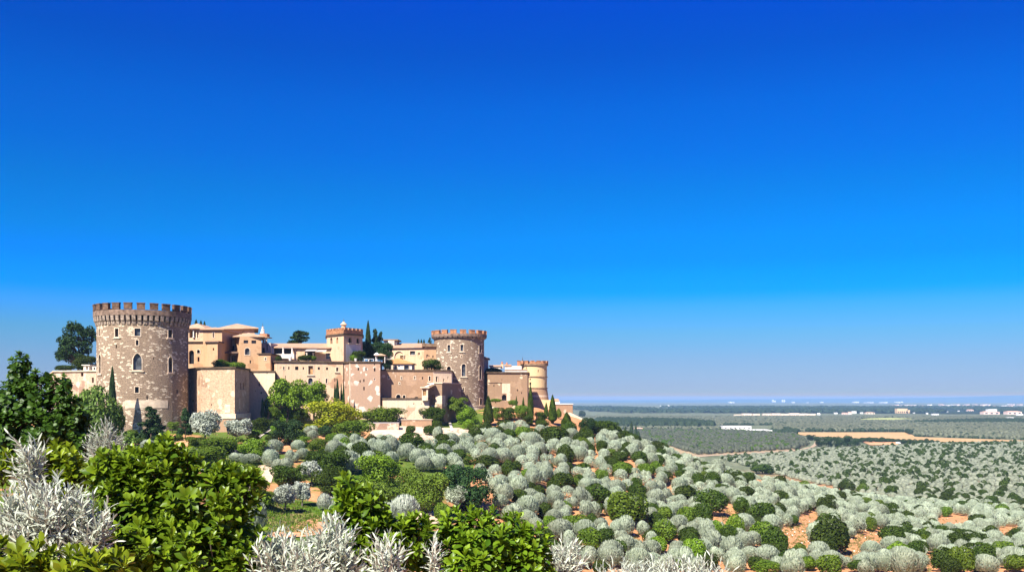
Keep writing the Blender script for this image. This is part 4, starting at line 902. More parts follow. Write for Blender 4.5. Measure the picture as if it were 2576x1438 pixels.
# ---------------------------------------------------------------- plant prototypes (leaf-sized faces spread through each crown)
def unit(v): return v / np.maximum(np.linalg.norm(v, axis=1, keepdims=True), 1e-9)
def sphere_pts(n, zmin=-1.0):
    z = rng.uniform(zmin, 1, n); a = rng.uniform(0, 2 * PI, n); r = np.sqrt(1 - z * z)
    return np.stack([r * np.cos(a), r * np.sin(a), z], -1)
def cards(P, N, size, aspect=1.6, spread=0.5):
    """leaf quads at P facing roughly N"""
    n = len(P); nn = unit(N + rng.normal(0, spread, (n, 3))); t = unit(np.cross(nn, rng.normal(0, 1, (n, 3)))); b = np.cross(nn, t)
    s = np.asarray(size) * rng.uniform(0.7, 1.3, n); t = t * (s * 0.5 * aspect)[:, None]; b = b * (s * 0.5)[:, None]
    bend = nn * (s * 0.18)[:, None]
    V = np.stack([P - t - bend, P - b * 0.9, P + t - bend, P + b * 0.9], 1).reshape(-1, 3)
    return V, np.arange(4 * n).reshape(-1, 4)
def joinm(L):
    Vs, Qs, Rs, k = [], [], [], 0
    for V, Q, R in L: Vs.append(V); Qs.append(Q + k); Rs.append(R); k += len(V)
    return np.concatenate(Vs), np.concatenate(Qs), np.concatenate(Rs)
def lobes_cloud(lobes, dens, size, aspect=1.5, spread=0.55, rough=0.16, inner=0.3, zmin=-0.75):
    """leaf clumps over a union of ellipsoid lobes (cx, cy, cz, rx, ry, rz)"""
    out = []
    for L in lobes:
        c, r = np.array(L[:3]), np.array(L[3:6]); area = 4 * PI * ((r[0] * r[1] + r[0] * r[2] + r[1] * r[2]) / 3)
        n = int(dens * area)
        d = sphere_pts(n, zmin); k = rng.normal(0, 1, (7, 3)) * 3.0; ph = rng.uniform(0, 6, 7)
        lump = np.sin(d @ k.T + ph).sum(1) / 7 * 2
        rad = 1 + rough * lump - np.abs(rng.normal(0, 0.05, n)); ins = rng.random(n) < inner; rad[ins] *= rng.uniform(0.6, 0.95, ins.sum())
        P = c + d * r * rad[:, None]; N = unit(d / r)
        keep = lump > -1.35
        P, N = P[keep], N[keep]; V, Q = cards(P, N, size, aspect, spread)
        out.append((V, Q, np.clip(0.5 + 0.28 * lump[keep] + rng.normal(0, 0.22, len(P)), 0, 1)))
    return joinm(out)
def silver_ball(lobes, n, zsplit=0.12):
    """fine upright shoots that fan out from the foot and make a rounded head, about 1 wide and 1 high; lobes: (cx, cy, r, h)"""
    out = []
    for cx, cy, r, h in lobes:
        m = int(n * r * r * 4); d = sphere_pts(m, -0.72)
        k = rng.normal(0, 1, (6, 3)) * 4; lump = np.sin(d @ k.T + rng.uniform(0, 6, 6)).sum(1) / 6
        az = np.arctan2(d[:, 1], d[:, 0]); rib = np.sin(az * rng.integers(9, 13) + 3 * lump + rng.uniform(0, 6))
        c = np.array([cx, cy, h * 0.54]); R = np.array([r, r, h * 0.47])
        low = np.clip(0.35 - d[:, 2], 0, 1)
        P = c + d * R * (1 + 0.07 * lump + 0.05 * rib * low + rng.normal(0, 0.03, m))[:, None]
        foot = np.array([cx * 0.7, cy * 0.7, 0.02 * h])
        ax = unit(P - foot); up = unit(ax - d * ((ax * d).sum(1, keepdims=True)) * 0.75 + d * 0.28)
        nn = unit(d + rng.normal(0, 0.30, (m, 3))); side = unit(np.cross(up, nn))
        L = rng.uniform(0.05, 0.10, m)[:, None]; w = rng.uniform(0.012, 0.022, m)[:, None]
        keep = ~((low > 0.1) & (rib < -0.55) & (rng.random(m) < 0.75))
        V = np.stack([P - up * L, P - side * w, P + up * L * 0.9 , P + side * w], 1)[keep].reshape(-1, 3)
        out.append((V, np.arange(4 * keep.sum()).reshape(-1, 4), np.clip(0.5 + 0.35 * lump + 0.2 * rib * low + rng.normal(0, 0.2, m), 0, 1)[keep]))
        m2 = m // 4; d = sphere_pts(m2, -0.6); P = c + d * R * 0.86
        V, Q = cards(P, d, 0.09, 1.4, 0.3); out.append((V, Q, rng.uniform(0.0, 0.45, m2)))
    return joinm(out)
def trunk_mesh(name, h, r, limbs, seed, lean=0.06):
    rs = random.Random(seed); m = MB(); top = (rs.uniform(-lean, lean) * h, rs.uniform(-lean, lean) * h, h)
    pts = [(0, 0, -0.15 * h), (top[0] * .2, top[1] * .2, h * .35), (top[0] * .6, top[1] * .6, h * .7), top]
    m.tube(pts, [r * 1.25, r, r * .85, r * .6], 7)
    for i in range(limbs):
        a = 2 * PI * i / limbs + rs.uniform(-.4, .4); s = rs.uniform(0.55, 0.95); b = (top[0] * s, top[1] * s, h * s); e = rs.uniform(0.35, 0.75) * h
        m.tube([b, (b[0] + math.cos(a) * e * .5, b[1] + math.sin(a) * e * .5, b[2] + e * .5), (b[0] + math.cos(a) * e, b[1] + math.sin(a) * e, b[2] + e * rs.uniform(.8, 1.1))], [r * .5, r * .35, r * .15], 5)
    me = bpy.data.meshes.new(name); me.from_pydata(m.v, [], m.f); me.update(); return me
PR = {}
def proto(key, cloud, trunk): PR.setdefault(key, []).append((mesh_np(key + '_crown', *cloud), trunk))
for i in range(6):
    L = [[(0, 0, .5, 1.0)], [(0, 0, .48, 1.0), (.2, -.1, .3, .7)], [(-.2, 0, .33, .95), (.2, .05, .31, .88)], [(0, 0, .5, 1.0)], [(-.15, .1, .36, 1.0), (.22, -.1, .3, .75), (0, -.22, .28, .62)], [(0, 0, .46, 1.0), (-.25, -.05, .24, .6)]][i]
    proto('silver', silver_ball(L, 2300), trunk_mesh('silver_trunk', 0.32, 0.045, 6, i, 0.2))
for i in range(4):      # silver trees with a short trunk and a more broken crown
    lob = [(rng.uniform(-.28, .28), rng.uniform(-.28, .28), rng.uniform(.42, .78), rng.uniform(.16, .26), rng.uniform(.16, .26), rng.uniform(.15, .22)) for _ in range(11)] + [(0, 0, .58, .36, .36, .3)]
    proto('silver_tree', lobes_cloud(lob, 620, 0.042, 2.4, 0.8, 0.2, 0.35), trunk_mesh('silver_tree_trunk', 0.42, 0.035, 5, 20 + i, 0.15))
for i in range(5):      # dense rounded evergreen bushes
    lob = [(0, 0, .48, .42, .42, .44)] + [(.3 * math.cos(a), .3 * math.sin(a), rng.uniform(.3, .6), rng.uniform(.18, .26), rng.uniform(.18, .26), rng.uniform(.22, .34)) for a in rng.uniform(0, 6.28, 5)]
    proto('bush', lobes_cloud(lob, 560, 0.055, 1.35, 0.5, 0.12, 0.25), trunk_mesh('bush_trunk', 0.35, 0.04, 4, 40 + i))
for i in range(4):      # bigger broadleaf domes, finer leaves, several heads
    lob = [(0, 0, .47, .38, .38, .40)] + [(rng.uniform(-.34, .34), rng.uniform(-.34, .34), rng.uniform(.14, .78), rng.uniform(.13, .22), rng.uniform(.13, .22), rng.uniform(.12, .2)) for _ in range(18)]
    proto('dome', lobes_cloud(lob, 760, 0.036, 1.35, 0.55, 0.16, 0.25), trunk_mesh('dome_trunk', 0.4, 0.035, 5, 60 + i))
for i in range(3):      # open broadleaf trees: separate heads on visible limbs
    lob = [(rng.uniform(-.36, .36), rng.uniform(-.36, .36), rng.uniform(.36, .88), rng.uniform(.14, .23), rng.uniform(.14, .23), rng.uniform(.10, .17)) for _ in range(24)]
    proto('open_tree', lobes_cloud(lob, 900, 0.036, 1.4, 0.6, 0.2, 0.3), trunk_mesh('open_tree_trunk', 0.55, 0.03, 7, 80 + i))
for i in range(3):      # cypress: slim tapering column
    n = 2600; z = rng.uniform(0, 1, n) ** 1.15; a = rng.uniform(0, 2 * PI, n)
    r = 0.5 * np.clip(np.minimum(z / 0.12, 1), 0.25, 1) * (1 - z ** 1.7) ** 0.75 * (1 + 0.10 * np.sin(a * 3 + z * 11 + i) + rng.normal(0, .07, n))
    P = np.stack([r * np.cos(a), r * np.sin(a), 0.06 + 0.94 * z], -1); N = np.stack([np.cos(a), np.sin(a), np.full(n, .25)], -1)
    nn = unit(N + rng.normal(0, .35, (n, 3))); t = unit(np.stack([.25 * np.cos(a), .25 * np.sin(a), np.ones(n)], -1) + rng.normal(0, .15, (n, 3))); b = unit(np.cross(nn, t))
    s = rng.uniform(.7, 1.3, n)[:, None]; V = np.stack([P - t * .028 * s, P - b * .075 * s, P + t * .032 * s, P + b * .075 * s], 1).reshape(-1, 3)
    proto('cypress', (V, np.arange(4 * n).reshape(-1, 4), np.clip(.5 + .3 * np.sin(a * 3 + z * 11 + i) + rng.normal(0, .2, n), 0, 1)), trunk_mesh('cypress_trunk', 0.15, 0.06, 0, 100 + i))
for i in range(3):      # conical conifer with ragged tiers
    lob = []
    for k in range(26):
        z = rng.uniform(.12, .95); rr = .42 * (1 - z) ** .8 + .04; a = rng.uniform(0, 6.28); q = rng.uniform(.45, .95)
        lob.append((rr * q * math.cos(a), rr * q * math.sin(a), z, .10 + .1 * (1 - z), .10 + .1 * (1 - z), .055 + .04 * (1 - z)))
    proto('conifer', lobes_cloud(lob, 900, 0.042, 1.7, 0.6, 0.2, 0.3), trunk_mesh('conifer_trunk', 0.8, 0.025, 0, 120 + i))
for i in range(1):      # airy dark tree with sky gaps between flat sprays
    lob = []
    for k in range(58):
        a = rng.uniform(0, 6.28); q = rng.uniform(.1, 1) ** .5; z = rng.uniform(.2, .93); w = .46 * math.sin(min(1, (1.12 - z) * 1.6) * PI / 2)
        lob.append((w * q * math.cos(a), w * q * math.sin(a), z, rng.uniform(.08, .15), rng.uniform(.08, .15), rng.uniform(.05, .085)))
    cloud = lobes_cloud(lob, 1100, 0.03, 1.7, 0.8, 0.3, 0.3)
    m = MB(); rs = random.Random(5)
    m.tube([(0, 0, -.05), (.01, .0, .25), (-.02, .0, .55), (.0, .0, .85)], [.022, .018, .013, .006], 7)
    for L in lob[::1]: s = max(.12, L[2] - .25); m.tube([(0, 0, s), (L[0] * .5, L[1] * .5, (s + L[2]) / 2), L[:3]], [.008, .006, .003], 4)
    me = bpy.data.meshes.new('airy_trunk'); me.from_pydata(m.v, [], m.f); me.update()
    proto('airy', cloud, me)
PLACED = []       # (x, y, radius) of everything planted
NP_ = {}
def plant(kind, mat, x, y, z, w, h, name, label, cat, group=None, bark='bark', rot=None, sink=0.04, pk=None, d=None):
    i = NP_.get(kind, 0); NP_[kind] = i + 1
    L = PR[kind]; cm, tm = L[(i * 7 + (i // 3)) % len(L)] if pk is None else L[pk]
    t = empty(name, (x, y, z - sink * h), label, cat, group)
    t.rotation_euler = (0, 0, random.uniform(0, 6.28) if rot is None else rot); t.scale = (w, d or w, h)
    for nm, me, mt in (('crown', cm, mat), ('trunk', tm, bark)):
        o = bpy.data.objects.new(nm, me); col.objects.link(o); o.parent = t
        if not me.materials: me.materials.append(M[mt])
        o.material_slots[0].link = 'OBJECT'; o.material_slots[0].material = M[mt]
    PLACED.append((x, y, w / 2)); return t
def gp(kind, mat, u, vb, w, h, name, label, cat, group=None, Y=None, **k):
    """plant whose foot is at picture (u, vb) on the ground; w and h in the same units"""
    if Y is None: x, Y, z = ground(u, vb)
    else: x, z = gx(u, Y), gz(vb, Y)
    s = Y / FP
    return plant(kind, mat, x, Y, z, w * s * 1.06, h * s * 1.06, name, label, cat, group, **k)
# ---- castle terraces
gp('airy', 'lf_pine', 197, 934, 104, 118, 'dark_tree', 'dark spreading tree with sky gaps behind the wall left of the great tower', 'tree', Y=262, sink=0.0)
gp('dome', 'lf_dark', 214, 933, 66, 42, 'round_bush', 'large round green bush under the dark spreading tree on the terrace', 'bush', Y=256)
gp('bush', 'lf_dark', 165, 933, 46, 17, 'low_hedge_bush', 'low dark hedge bush at the left end of the terrace', 'bush', Y=250)
gp('cypress', 'lf_pine', 493.5, 832, 10, 28, 'cypress', 'leftmost of three small cypresses above the loggia roof beside the great tower', 'cypress', Y=282)
gp('cypress', 'lf_pine', 505.5, 835, 8.5, 29, 'cypress', 'middle one of three small cypresses above the loggia roof', 'cypress', Y=283)
gp('cypress', 'lf_pine', 514.5, 836, 8, 28, 'cypress', 'right one of three small cypresses, nearest the flat tile roof', 'cypress', Y=284)
gp('dome', 'lf_mid', 554, 929, 46, 30, 'round_bush', 'large clipped green bush on the bastion terrace', 'bush', Y=248)
gp('bush', 'lf_mid', 598, 930, 46, 22, 'round_bush', 'lower dark green bush on the bastion terrace below the double arched window', 'bush', Y=250)
gp('conifer', 'lf_pine', 757, 880, 78, 50, 'dark_pine', 'broad dark pine rising behind the long tile roof', 'tree', Y=290)
gp('cypress', 'lf_pine', 926, 905, 15, 92, 'cypress', 'tall pointed cypress right of the watchtower', 'cypress', Y=277, sink=0)
gp('conifer', 'lf_pine', 943, 905, 30, 76, 'dark_pine', 'dark pine next to the tall pointed cypress', 'tree', Y=279)
gp('conifer', 'lf_pine', 958, 905, 28, 70, 'dark_pine', 'second dark pine, right of the tall cypress group', 'tree', Y=281)
gp('dome', 'lf_pine', 931, 908, 52, 52, 'dark_tree', 'dense dark round tree below the tall pointed cypress', 'tree', Y=275)
gp('dome', 'lf_pine', 964, 908, 54, 50, 'dark_tree', 'dense dark round tree above the gazebo', 'tree', Y=276)
gp('dome', 'lf_dark', 901, 909, 36, 30, 'round_bush', 'dark bush in front of the whitewashed watchtower wall', 'bush', Y=264)
gp('bush', 'lf_mid', 890, 909, 20, 20, 'round_bush', 'small bush at the corner of the watchtower foot', 'bush', Y=263)
gp('dome', 'lf_pine', 975, 930, 26, 30, 'dark_tree', 'dark tree under the pergola of the white pavilion', 'tree', Y=266.5)
gp('dome', 'lf_dark', 1086, 931, 58, 31, 'round_bush', 'wide round dark bush on the terrace against the round stone tower', 'bush', Y=271)
gp('bush', 'lf_dark', 770, 908, 42, 17, 'round_bush', 'dark bush on the villa terrace below the awning', 'bush', Y=257)
gp('bush', 'lf_mid', 786, 908, 20, 15, 'round_bush', 'small lighter bush on the villa terrace right of the slim planter', 'bush', Y=256.6)
gp('bush', 'lf_dark', 700, 908, 17, 14, 'round_bush', 'small round bush at the left end of the villa terrace', 'bush', Y=257)
for i, (u, a) in enumerate(((1053, 'left'), (1060, 'middle'), (1066.5, 'right'))): gp('cypress', 'lf_pine', u, 864, 4.5, 11, 'cypress', f'tiny cypress behind the long villa roof, {a} one of three', 'cypress', Y=305)
gp('conifer', 'lf_dark', 1081.5, 864, 13, 15, 'dark_pine', 'small ragged conifer behind the villa wing beside the round stone tower', 'tree', Y=305)
for th, u0, u1, v0, v1, Y in HEDGES:
    Vs, Qs, Rs = lobes_cloud([(gx((u0 + u1) / 2, Y) - th.location.x, 0, gz(v1, Y) - th.location.z + .55, gx(u1, Y) / 1 - gx((u0 + u1) / 2, Y), .7, .75)], 60, 0.3)
    link('foliage', mesh_np('hedge_foliage', Vs, Qs, Rs), M['lf_pine'], th)
# ---- cypresses on the slopes
for u, v0, v1, w, lb, Y in (
    (282.6, 934, 1085, 20, 'slim cypress standing against the great tower left side', 214), (660.5, 1004, 1054, 8, 'left one of two slim cypresses in front of the plain cream wall', 240), (669.5, 1003, 1054, 7, 'right one of two slim cypresses in front of the plain cream wall', 241),
    (842.5, 972, 1060, 9, 'short left cypress in front of the house wall', 250), (849, 960, 1060, 12, 'tallest cypress in front of the house wall', 249), (858.5, 971, 1060, 7, 'third slim cypress in front of the house wall', 250), (864, 971, 1060, 8, 'slim cypress touching the square bastion corner', 249),
    (1228.5, 1001, 1071, 23, 'large dark cypress at the right foot of the round stone tower', None), (1299, 998, 1040, 5.5, 'thin cypress in front of the mauve wall right of the gate', None), (1316.5, 1001, 1040, 7, 'small cypress near the right edge of the mauve wall', None),
    (1334.5, 976, 1062, 15, 'very tall cypress at the corner of the mauve wall and the yellow tower', None), (1390, 998, 1066, 19, 'tall pointed cypress in front of the cream retaining wall', None), (1374, 1015, 1052, 11, 'shorter cypress left of the tall pointed one by the retaining wall', None),
    (1588.6, 1062, 1104, 9.5, 'tallest of the cypresses on the hill edge above the valley', None), (1599.6, 1070, 1106, 9, 'second cypress on the hill edge above the valley', None), (1573, 1071, 1097, 6.5, 'small cypress left of the tall ones on the hill edge', None), (1606, 1085, 1110, 10, 'stubby cypress at the end of the hill edge row', None)):
    if Y is None:
        x, Yg, z = ground(u, v1); Y = Yg
    gp('cypress', 'lf_dark' if u > 1200 else 'lf_pine', u, v1, w, v1 - v0, 'cypress', lb, 'cypress', Y=Y, sink=0)
# ---- garden below the walls: (proto, material, u, foot row, width, height, name, label, category)
B, T = 'bush', 'tree'
GARDEN = [
 ('dome', 'lf_softgreen', 240, 1165, 138, 228, 'soft_green_tree', 'large soft green tree in front of the great tower left side', T),
 ('conifer', 'lf_pine', 380, 1109, 74, 86, 'dark_conifer', 'dark ragged conifer at the foot of the great tower', T),
 ('bush', 'lf_pine', 411, 1117, 40, 34, 'dark_bush', 'dark bush just right of the ragged conifer at the great tower', B),
 ('open_tree', 'lf_olivegreen', 434, 1088, 28, 28, 'small_olive_tree', 'small green olive tree between two dark conifers at the great tower', T),
 ('conifer', 'lf_pine', 466, 1102, 42, 78, 'dark_conifer', 'narrow dark conifer beside the big silver tree', T),
 ('silver_tree', 'lf_silverblue', 514, 1112, 78, 82, 'silver_tree', 'largest blue silver tree in front of the angular bastion', T),
 ('silver_tree', 'lf_silverblue', 597, 1112, 70, 62, 'silver_tree', 'blue silver tree at the right corner of the angular bastion', T),
 ('silver', 'lf_silverblue', 371, 1137, 34, 30, 'silver_bush', 'small silver bush on bare soil above the foreground leaves', B),
 ('silver', 'lf_silverblue', 392, 1137, 18, 16, 'silver_bush', 'tiny silver bush beside the small one on bare soil', B),
 ('silver', 'lf_silverblue', 362, 1178, 42, 30, 'silver_bush', 'pale silver bush right behind the foreground green leaves', B),
 ('dome', 'lf_mid', 491, 1127, 44, 32, 'green_bush', 'round green bush below the big blue silver tree', B),
 ('dome', 'lf_mid', 556, 1139, 108, 42, 'green_bush', 'broad low green shrub between the two blue silver trees', B),
 ('dome', 'lf_mid', 522, 1172, 116, 54, 'green_bush', 'wide low green shrub on the slope below the blue silver trees', B),
 ('silver', 'lf_silverblue', 489, 1142, 20, 18, 'silver_bush', 'tiny silver bush at the left edge of the wide green shrub', B),
 ('silver', 'lf_silverblue', 470, 1148, 26, 20, 'silver_bush', 'low silver bush behind the foreground rosette leaves', B),
 ('silver', 'lf_silverblue', 559, 1146, 18, 14, 'silver_bush', 'tiny silver bush nestled in the wide green shrub', B),
 ('dome', 'lf_bright', 637, 1149, 74, 50, 'green_bush', 'bright green clipped ball beside the white garden path', B),
 ('silver', 'lf_silver', 596, 1161, 40, 23, 'silver_bush', 'flat silver bush left of the bright green ball', B),
 ('silver', 'lf_silver', 630, 1167, 46, 25, 'silver_bush', 'flat silver bush in front of the bright green ball', B),
 ('silver', 'lf_silver', 672, 1148, 38, 32, 'silver_bush', 'silver bush behind the trunked silver ball by the path', B),
 ('silver', 'lf_silver', 691, 1141, 40, 34, 'silver_bush', 'upper silver bush of the trio by the white path', B),
 ('silver', 'lf_silver', 681, 1174, 40, 42, 'silver_bush', 'silver ball on a visible dark trunk beside the white path', B),
 ('silver', 'lf_silver', 711, 1187, 50, 36, 'silver_bush', 'wide silver bush at the edge of the white paving', B),
 ('silver', 'lf_silver', 735, 1162, 30, 30, 'silver_bush', 'round silver bush between the white path and green trees', B),
 ('silver', 'lf_silver', 762, 1154, 34, 26, 'silver_bush', 'silver bush in front of a dark green tree left of the grove', B),
 ('silver', 'lf_silver', 749, 1137, 33, 29, 'silver_bush', 'silver ball right below the big dark round tree', B),
 ('silver', 'lf_silver', 781, 1097, 38, 27, 'silver_bush', 'pale silver dome under the yellow green tree', B),
 ('silver', 'lf_silver', 786, 1111, 28, 28, 'silver_bush', 'silver ball in front of the pale dome under the yellow tree', B),
 ('dome', 'lf_olivegreen', 588, 1232, 140, 72, 'green_bush', 'broad olive green dome behind the tall foreground leaves', B),
 ('dome', 'lf_bright', 632, 1268, 96, 92, 'leafy_shrub', 'bright leafy shrub right of the tall foreground leaves', B),
 ('dome', 'lf_mid', 665, 1271, 46, 38, 'green_bush', 'small green bush at the edge of the lawn', B),
 ('dome', 'lf_pine', 727, 1117, 86, 66, 'round_tree', 'big dark round tree in the garden below the house wall', T),
 ('dome', 'lf_dark', 658, 1090, 60, 44, 'green_bush', 'green bush mass below the two slim cypresses', B),
 ('bush', 'lf_dark', 682, 1115, 32, 26, 'green_bush', 'low dark bush left of the big dark round tree', B),
 ('dome', 'lf_mid', 690, 1052, 32, 32, 'green_bush', 'dark rounded bush below the bright open tree', B),
 ('open_tree', 'lf_bright', 724, 1050, 88, 102, 'broadleaf_tree', 'bright green open tree in front of the house wall, left one', T),
 ('open_tree', 'lf_bright', 790, 1048, 76, 88, 'broadleaf_tree', 'bright green open tree in front of the house wall, right one', T),
 ('dome', 'lf_yellow', 841, 1080, 132, 80, 'yellow_tree', 'wide yellow green domed tree in front of the castle', T),
 ('dome', 'lf_bright', 721, 1062, 50, 46, 'green_bush', 'bright round tree below the left open tree', B),
 ('dome', 'lf_bright', 762, 1060, 34, 36, 'green_bush', 'small bright bush left of the yellow domed tree', B),
 ('dome', 'lf_yellow', 780, 1084, 44, 20, 'green_bush', 'low yellow green bush above the pale silver dome', B),
 ('dome', 'lf_mid', 884, 1110, 96, 58, 'green_bush', 'large clipped green dome left of the white rubble wall', B),
 ('dome', 'lf_mid', 961, 1064, 110, 44, 'green_bush', 'broad green shrub above the white rubble wall', B),
 ('bush', 'lf_pine', 823, 1098, 42, 30, 'green_bush', 'dark bush under the yellow domed tree', B),
 ('bush', 'lf_dark', 753, 1060, 30, 34, 'green_bush', 'dark bush between the bright round trees', B),
 ('dome', 'lf_mid', 801, 1137, 54, 38, 'green_bush', 'green bush left of the silver grove edge', B),
 ('dome', 'lf_dark', 795, 1172, 66, 48, 'green_bush', 'dark green tree above the small silver tree in the garden', B),
 ('dome', 'lf_dark', 833, 1206, 90, 78, 'round_tree', 'large dark green tree right of the small silver tree', T),
 ('dome', 'lf_dark', 724, 1227, 84, 62, 'round_tree', 'dark green tree left of the small silver tree by the paving', T),
 ('dome', 'lf_dark', 830, 1246, 76, 76, 'round_tree', 'dark green tree above the silver shrub at the lawn', T),
 ('silver_tree', 'lf_silverblue', 785, 1220, 56, 66, 'silver_tree', 'small silver tree amid dark green trees in the garden', T),
 ('silver_tree', 'lf_silverblue', 716, 1286, 60, 74, 'silver_tree', 'round silver tree at the upper edge of the lawn', T),
 ('silver_tree', 'lf_silverblue', 760, 1274, 52, 66, 'silver_tree', 'silver tree on red soil behind the round one at the lawn', T),
 ('silver', 'lf_white', 823, 1284, 46, 42, 'silver_bush', 'whitish silver shrub at the right end of the lawn', B),
 ('silver', 'lf_silver', 857, 1127, 36, 34, 'silver_bush', 'silver bush at the upper left corner of the grove', B),
 ('silver', 'lf_silver', 842, 1149, 44, 40, 'silver_bush', 'large silver bush at the left border of the grove', B),
 ('silver', 'lf_silver', 886, 1150, 42, 36, 'silver_bush', 'large silver bush behind the widest silver clump', B),
 ('silver', 'lf_silver', 899, 1126, 37, 34, 'silver_bush', 'silver bush under the large clipped green dome', B),
 ('silver', 'lf_silver', 876, 1192, 66, 56, 'silver_bush', 'widest silver clump left of the bright broad tree', B),
 ('silver', 'lf_silver', 923, 1153, 38, 34, 'silver_bush', 'silver bush above the bright broad tree', B),
 ('dome', 'lf_bright', 954, 1222, 116, 88, 'broad_tree', 'bright green broad tree at the left edge of the silver grove', T),
 ('dome', 'lf_olivegreen', 955, 1268, 98, 64, 'green_bush', 'olive green dome in front of the bright broad tree', B),
 ('dome', 'lf_olivegreen', 1035, 1250, 88, 86, 'green_bush', 'tall olive green bush between two larger trees', B),
 ('dome', 'lf_olivegreen', 1075, 1290, 104, 108, 'broad_tree', 'large olive green tree left of the dark blue green tree', T),
 ('dome', 'lf_bluegreen', 1175, 1284, 122, 122, 'broad_tree', 'large dark blue green tree at the edge of the silver grove', T),
 ('silver_tree', 'lf_silver', 1144, 1282, 56, 64, 'silver_tree', 'ragged silver tree in front of the dark blue green tree', T),
 ('bush', 'lf_mid', 1112, 1308, 38, 48, 'green_bush', 'small conical green bush on the path below the olive green tree', B),
 ('dome', 'lf_dark', 1091, 1058, 64, 38, 'green_bush', 'dark green shrub left of the dirt path under the gatehouse', B),
 ('dome', 'lf_dark', 1100, 1068, 40, 30, 'green_bush', 'rounded green bush in front of the gatehouse shrub', B),
 ('bush', 'lf_dark', 1101, 1075, 26, 20, 'green_bush', 'lowest green ball left of the white stepped path', B),
 ('open_tree', 'lf_olivegreen', 1148, 1044, 54, 48, 'small_olive_tree', 'loose open shrub at the foot of the round stone tower', T),
 ('dome', 'lf_bright', 1172, 1066, 60, 48, 'green_bush', 'yellowish green shrub at the foot of the round stone tower', B),
 ('dome', 'lf_bright', 1179, 1081, 32, 32, 'green_bush', 'bright round bush casting shade on the red slope', B),
 ('bush', 'lf_dark', 1079, 1095, 28, 28, 'green_bush', 'dark green ball on the dirt plaza', B),
 ('bush', 'lf_dark', 1032, 1091, 24, 24, 'green_bush', 'small pointed green bush on the dirt plaza', B),
 ('silver', 'lf_silver', 1101.8, 1107, 31, 35, 'silver_bush', 'single silver ball standing on the dirt plaza', B),
 ('bush', 'lf_dark', 1034, 1135, 62, 54, 'green_bush', 'broad dark green cone at the top of the grove', B),
 ('bush', 'lf_dark', 1118, 1143, 50, 42, 'green_bush', 'dark green bush below the dirt plaza', B),
 ('bush', 'lf_dark', 1245, 1092, 24, 22, 'green_bush', 'small green ball below the large cypress', B),
 ('dome', 'lf_mid', 1248, 1058, 22, 36, 'green_bush', 'round green bush right beside the large cypress', B),
 ('dome', 'lf_dark', 1276, 1058, 42, 36, 'green_bush', 'green bush below the arched gate of the mauve wall', B),
 ('dome', 'lf_mid', 1312, 1055, 42, 40, 'green_bush', 'green bush below the thin cypress by the mauve wall', B),
 ('bush', 'lf_dark', 1272, 1079, 42, 26, 'green_bush', 'low green bush above the first silver balls of the grove', B),
 ('dome', 'lf_dark', 1329, 1070, 34, 28, 'green_bush', 'green bush at the foot of the very tall cypress', B),
 ('dome', 'lf_dark', 1360, 1062, 32, 30, 'green_bush', 'green bush in front of the cream retaining wall', B),
 ('bush', 'lf_dark', 1366, 1075, 36, 22, 'green_bush', 'low green bush below the cream retaining wall', B),
 ('bush', 'lf_dark', 1394, 1114, 74, 48, 'green_bush', 'wide dark green mound among silver balls near the hill top', B),
 ('bush', 'lf_dark', 1338, 1098, 38, 24, 'green_bush', 'low dark green bush between silver balls near the hill top', B),
 ('dome', 'lf_pine', 1480, 1094, 48, 52, 'dark_bush', 'very dark bush right of the arcade wall', B),
 ('bush', 'lf_dark', 1464, 1052, 18, 22, 'green_bush', 'small round bush silhouetted at the end of the arcade wall', B),
 ('cypress', 'lf_dark', 1425.6, 1084, 28, 46, 'clipped_cypress', 'blunt rounded cypress in front of the brown end wall', 'cypress'),
 ('bush', 'lf_mid', 1405, 1052, 15, 27, 'green_bush', 'upright green bush against the brown end wall', B),
 ('dome', 'lf_dark', 1520, 1093, 60, 38, 'green_bush', 'broad green bush on the hill crest right of the castle', B),
 ('bush', 'lf_dark', 1510, 1068, 28, 18, 'green_bush', 'small green bush on the skyline right of the arcade wall', B),
 ('bush', 'lf_dark', 1547, 1096, 34, 30, 'green_bush', 'green bush on the hill crest left of the small cypress', B),
 ('bush', 'lf_dark', 1568, 1106, 44, 26, 'green_bush', 'low green bush in front of the hill edge cypresses', B),
 ('bush', 'lf_dark', 1602, 1120, 40, 17, 'green_bush', 'flat green bush at the hill edge below the stubby cypress', B),
 ('silver', 'lf_silver', 628, 1347, 78, 92, 'silver_bush', 'soft silver bush left of the lawn behind the green rosette leaves', B),
 ('silver', 'lf_white', 1000, 1318, 92, 70, 'silver_bush', 'whitish silver bush on the path left of the conical green bush', B),
 ('silver', 'lf_white', 545, 1227, 58, 48, 'silver_bush', 'whitish silver bush peeping over the tall foreground leaves', B),
 ('bush', 'lf_mid', 330, 1104, 34, 26, 'green_bush', 'green bush at the foot of the great tower left of the ragged conifer', B),
 ('dome', 'lf_mid', 312, 1122, 52, 40, 'green_bush', 'bright green bush between the soft green tree and the ragged conifer', B),
 ('bush', 'lf_dark', 352, 1120, 30, 22, 'green_bush', 'low dark bush in the grass below the ragged conifer', B),
 ('bush', 'lf_mid', 448, 1108, 24, 18, 'green_bush', 'tiny green bush left of the narrow dark conifer', B),
 ('dome', 'lf_mid', 640, 1108, 44, 30, 'green_bush', 'green bush above the bright clipped ball beside the path', B),
 ('dome', 'lf_bright', 700, 1098, 40, 32, 'green_bush', 'bright green bush at the top of the white path', B),
 ('dome', 'lf_mid', 760, 1122, 40, 28, 'green_bush', 'green bush between the dark round tree and the pale silver domes', B),
 ('dome', 'lf_bright', 905, 1240, 70, 52, 'green_bush', 'bright green bush left of the bright broad tree', B),
 ('bush', 'lf_dark', 1498, 1090, 54, 36, 'green_bush', 'tall green bush on the crest just right of the very dark bush', B),
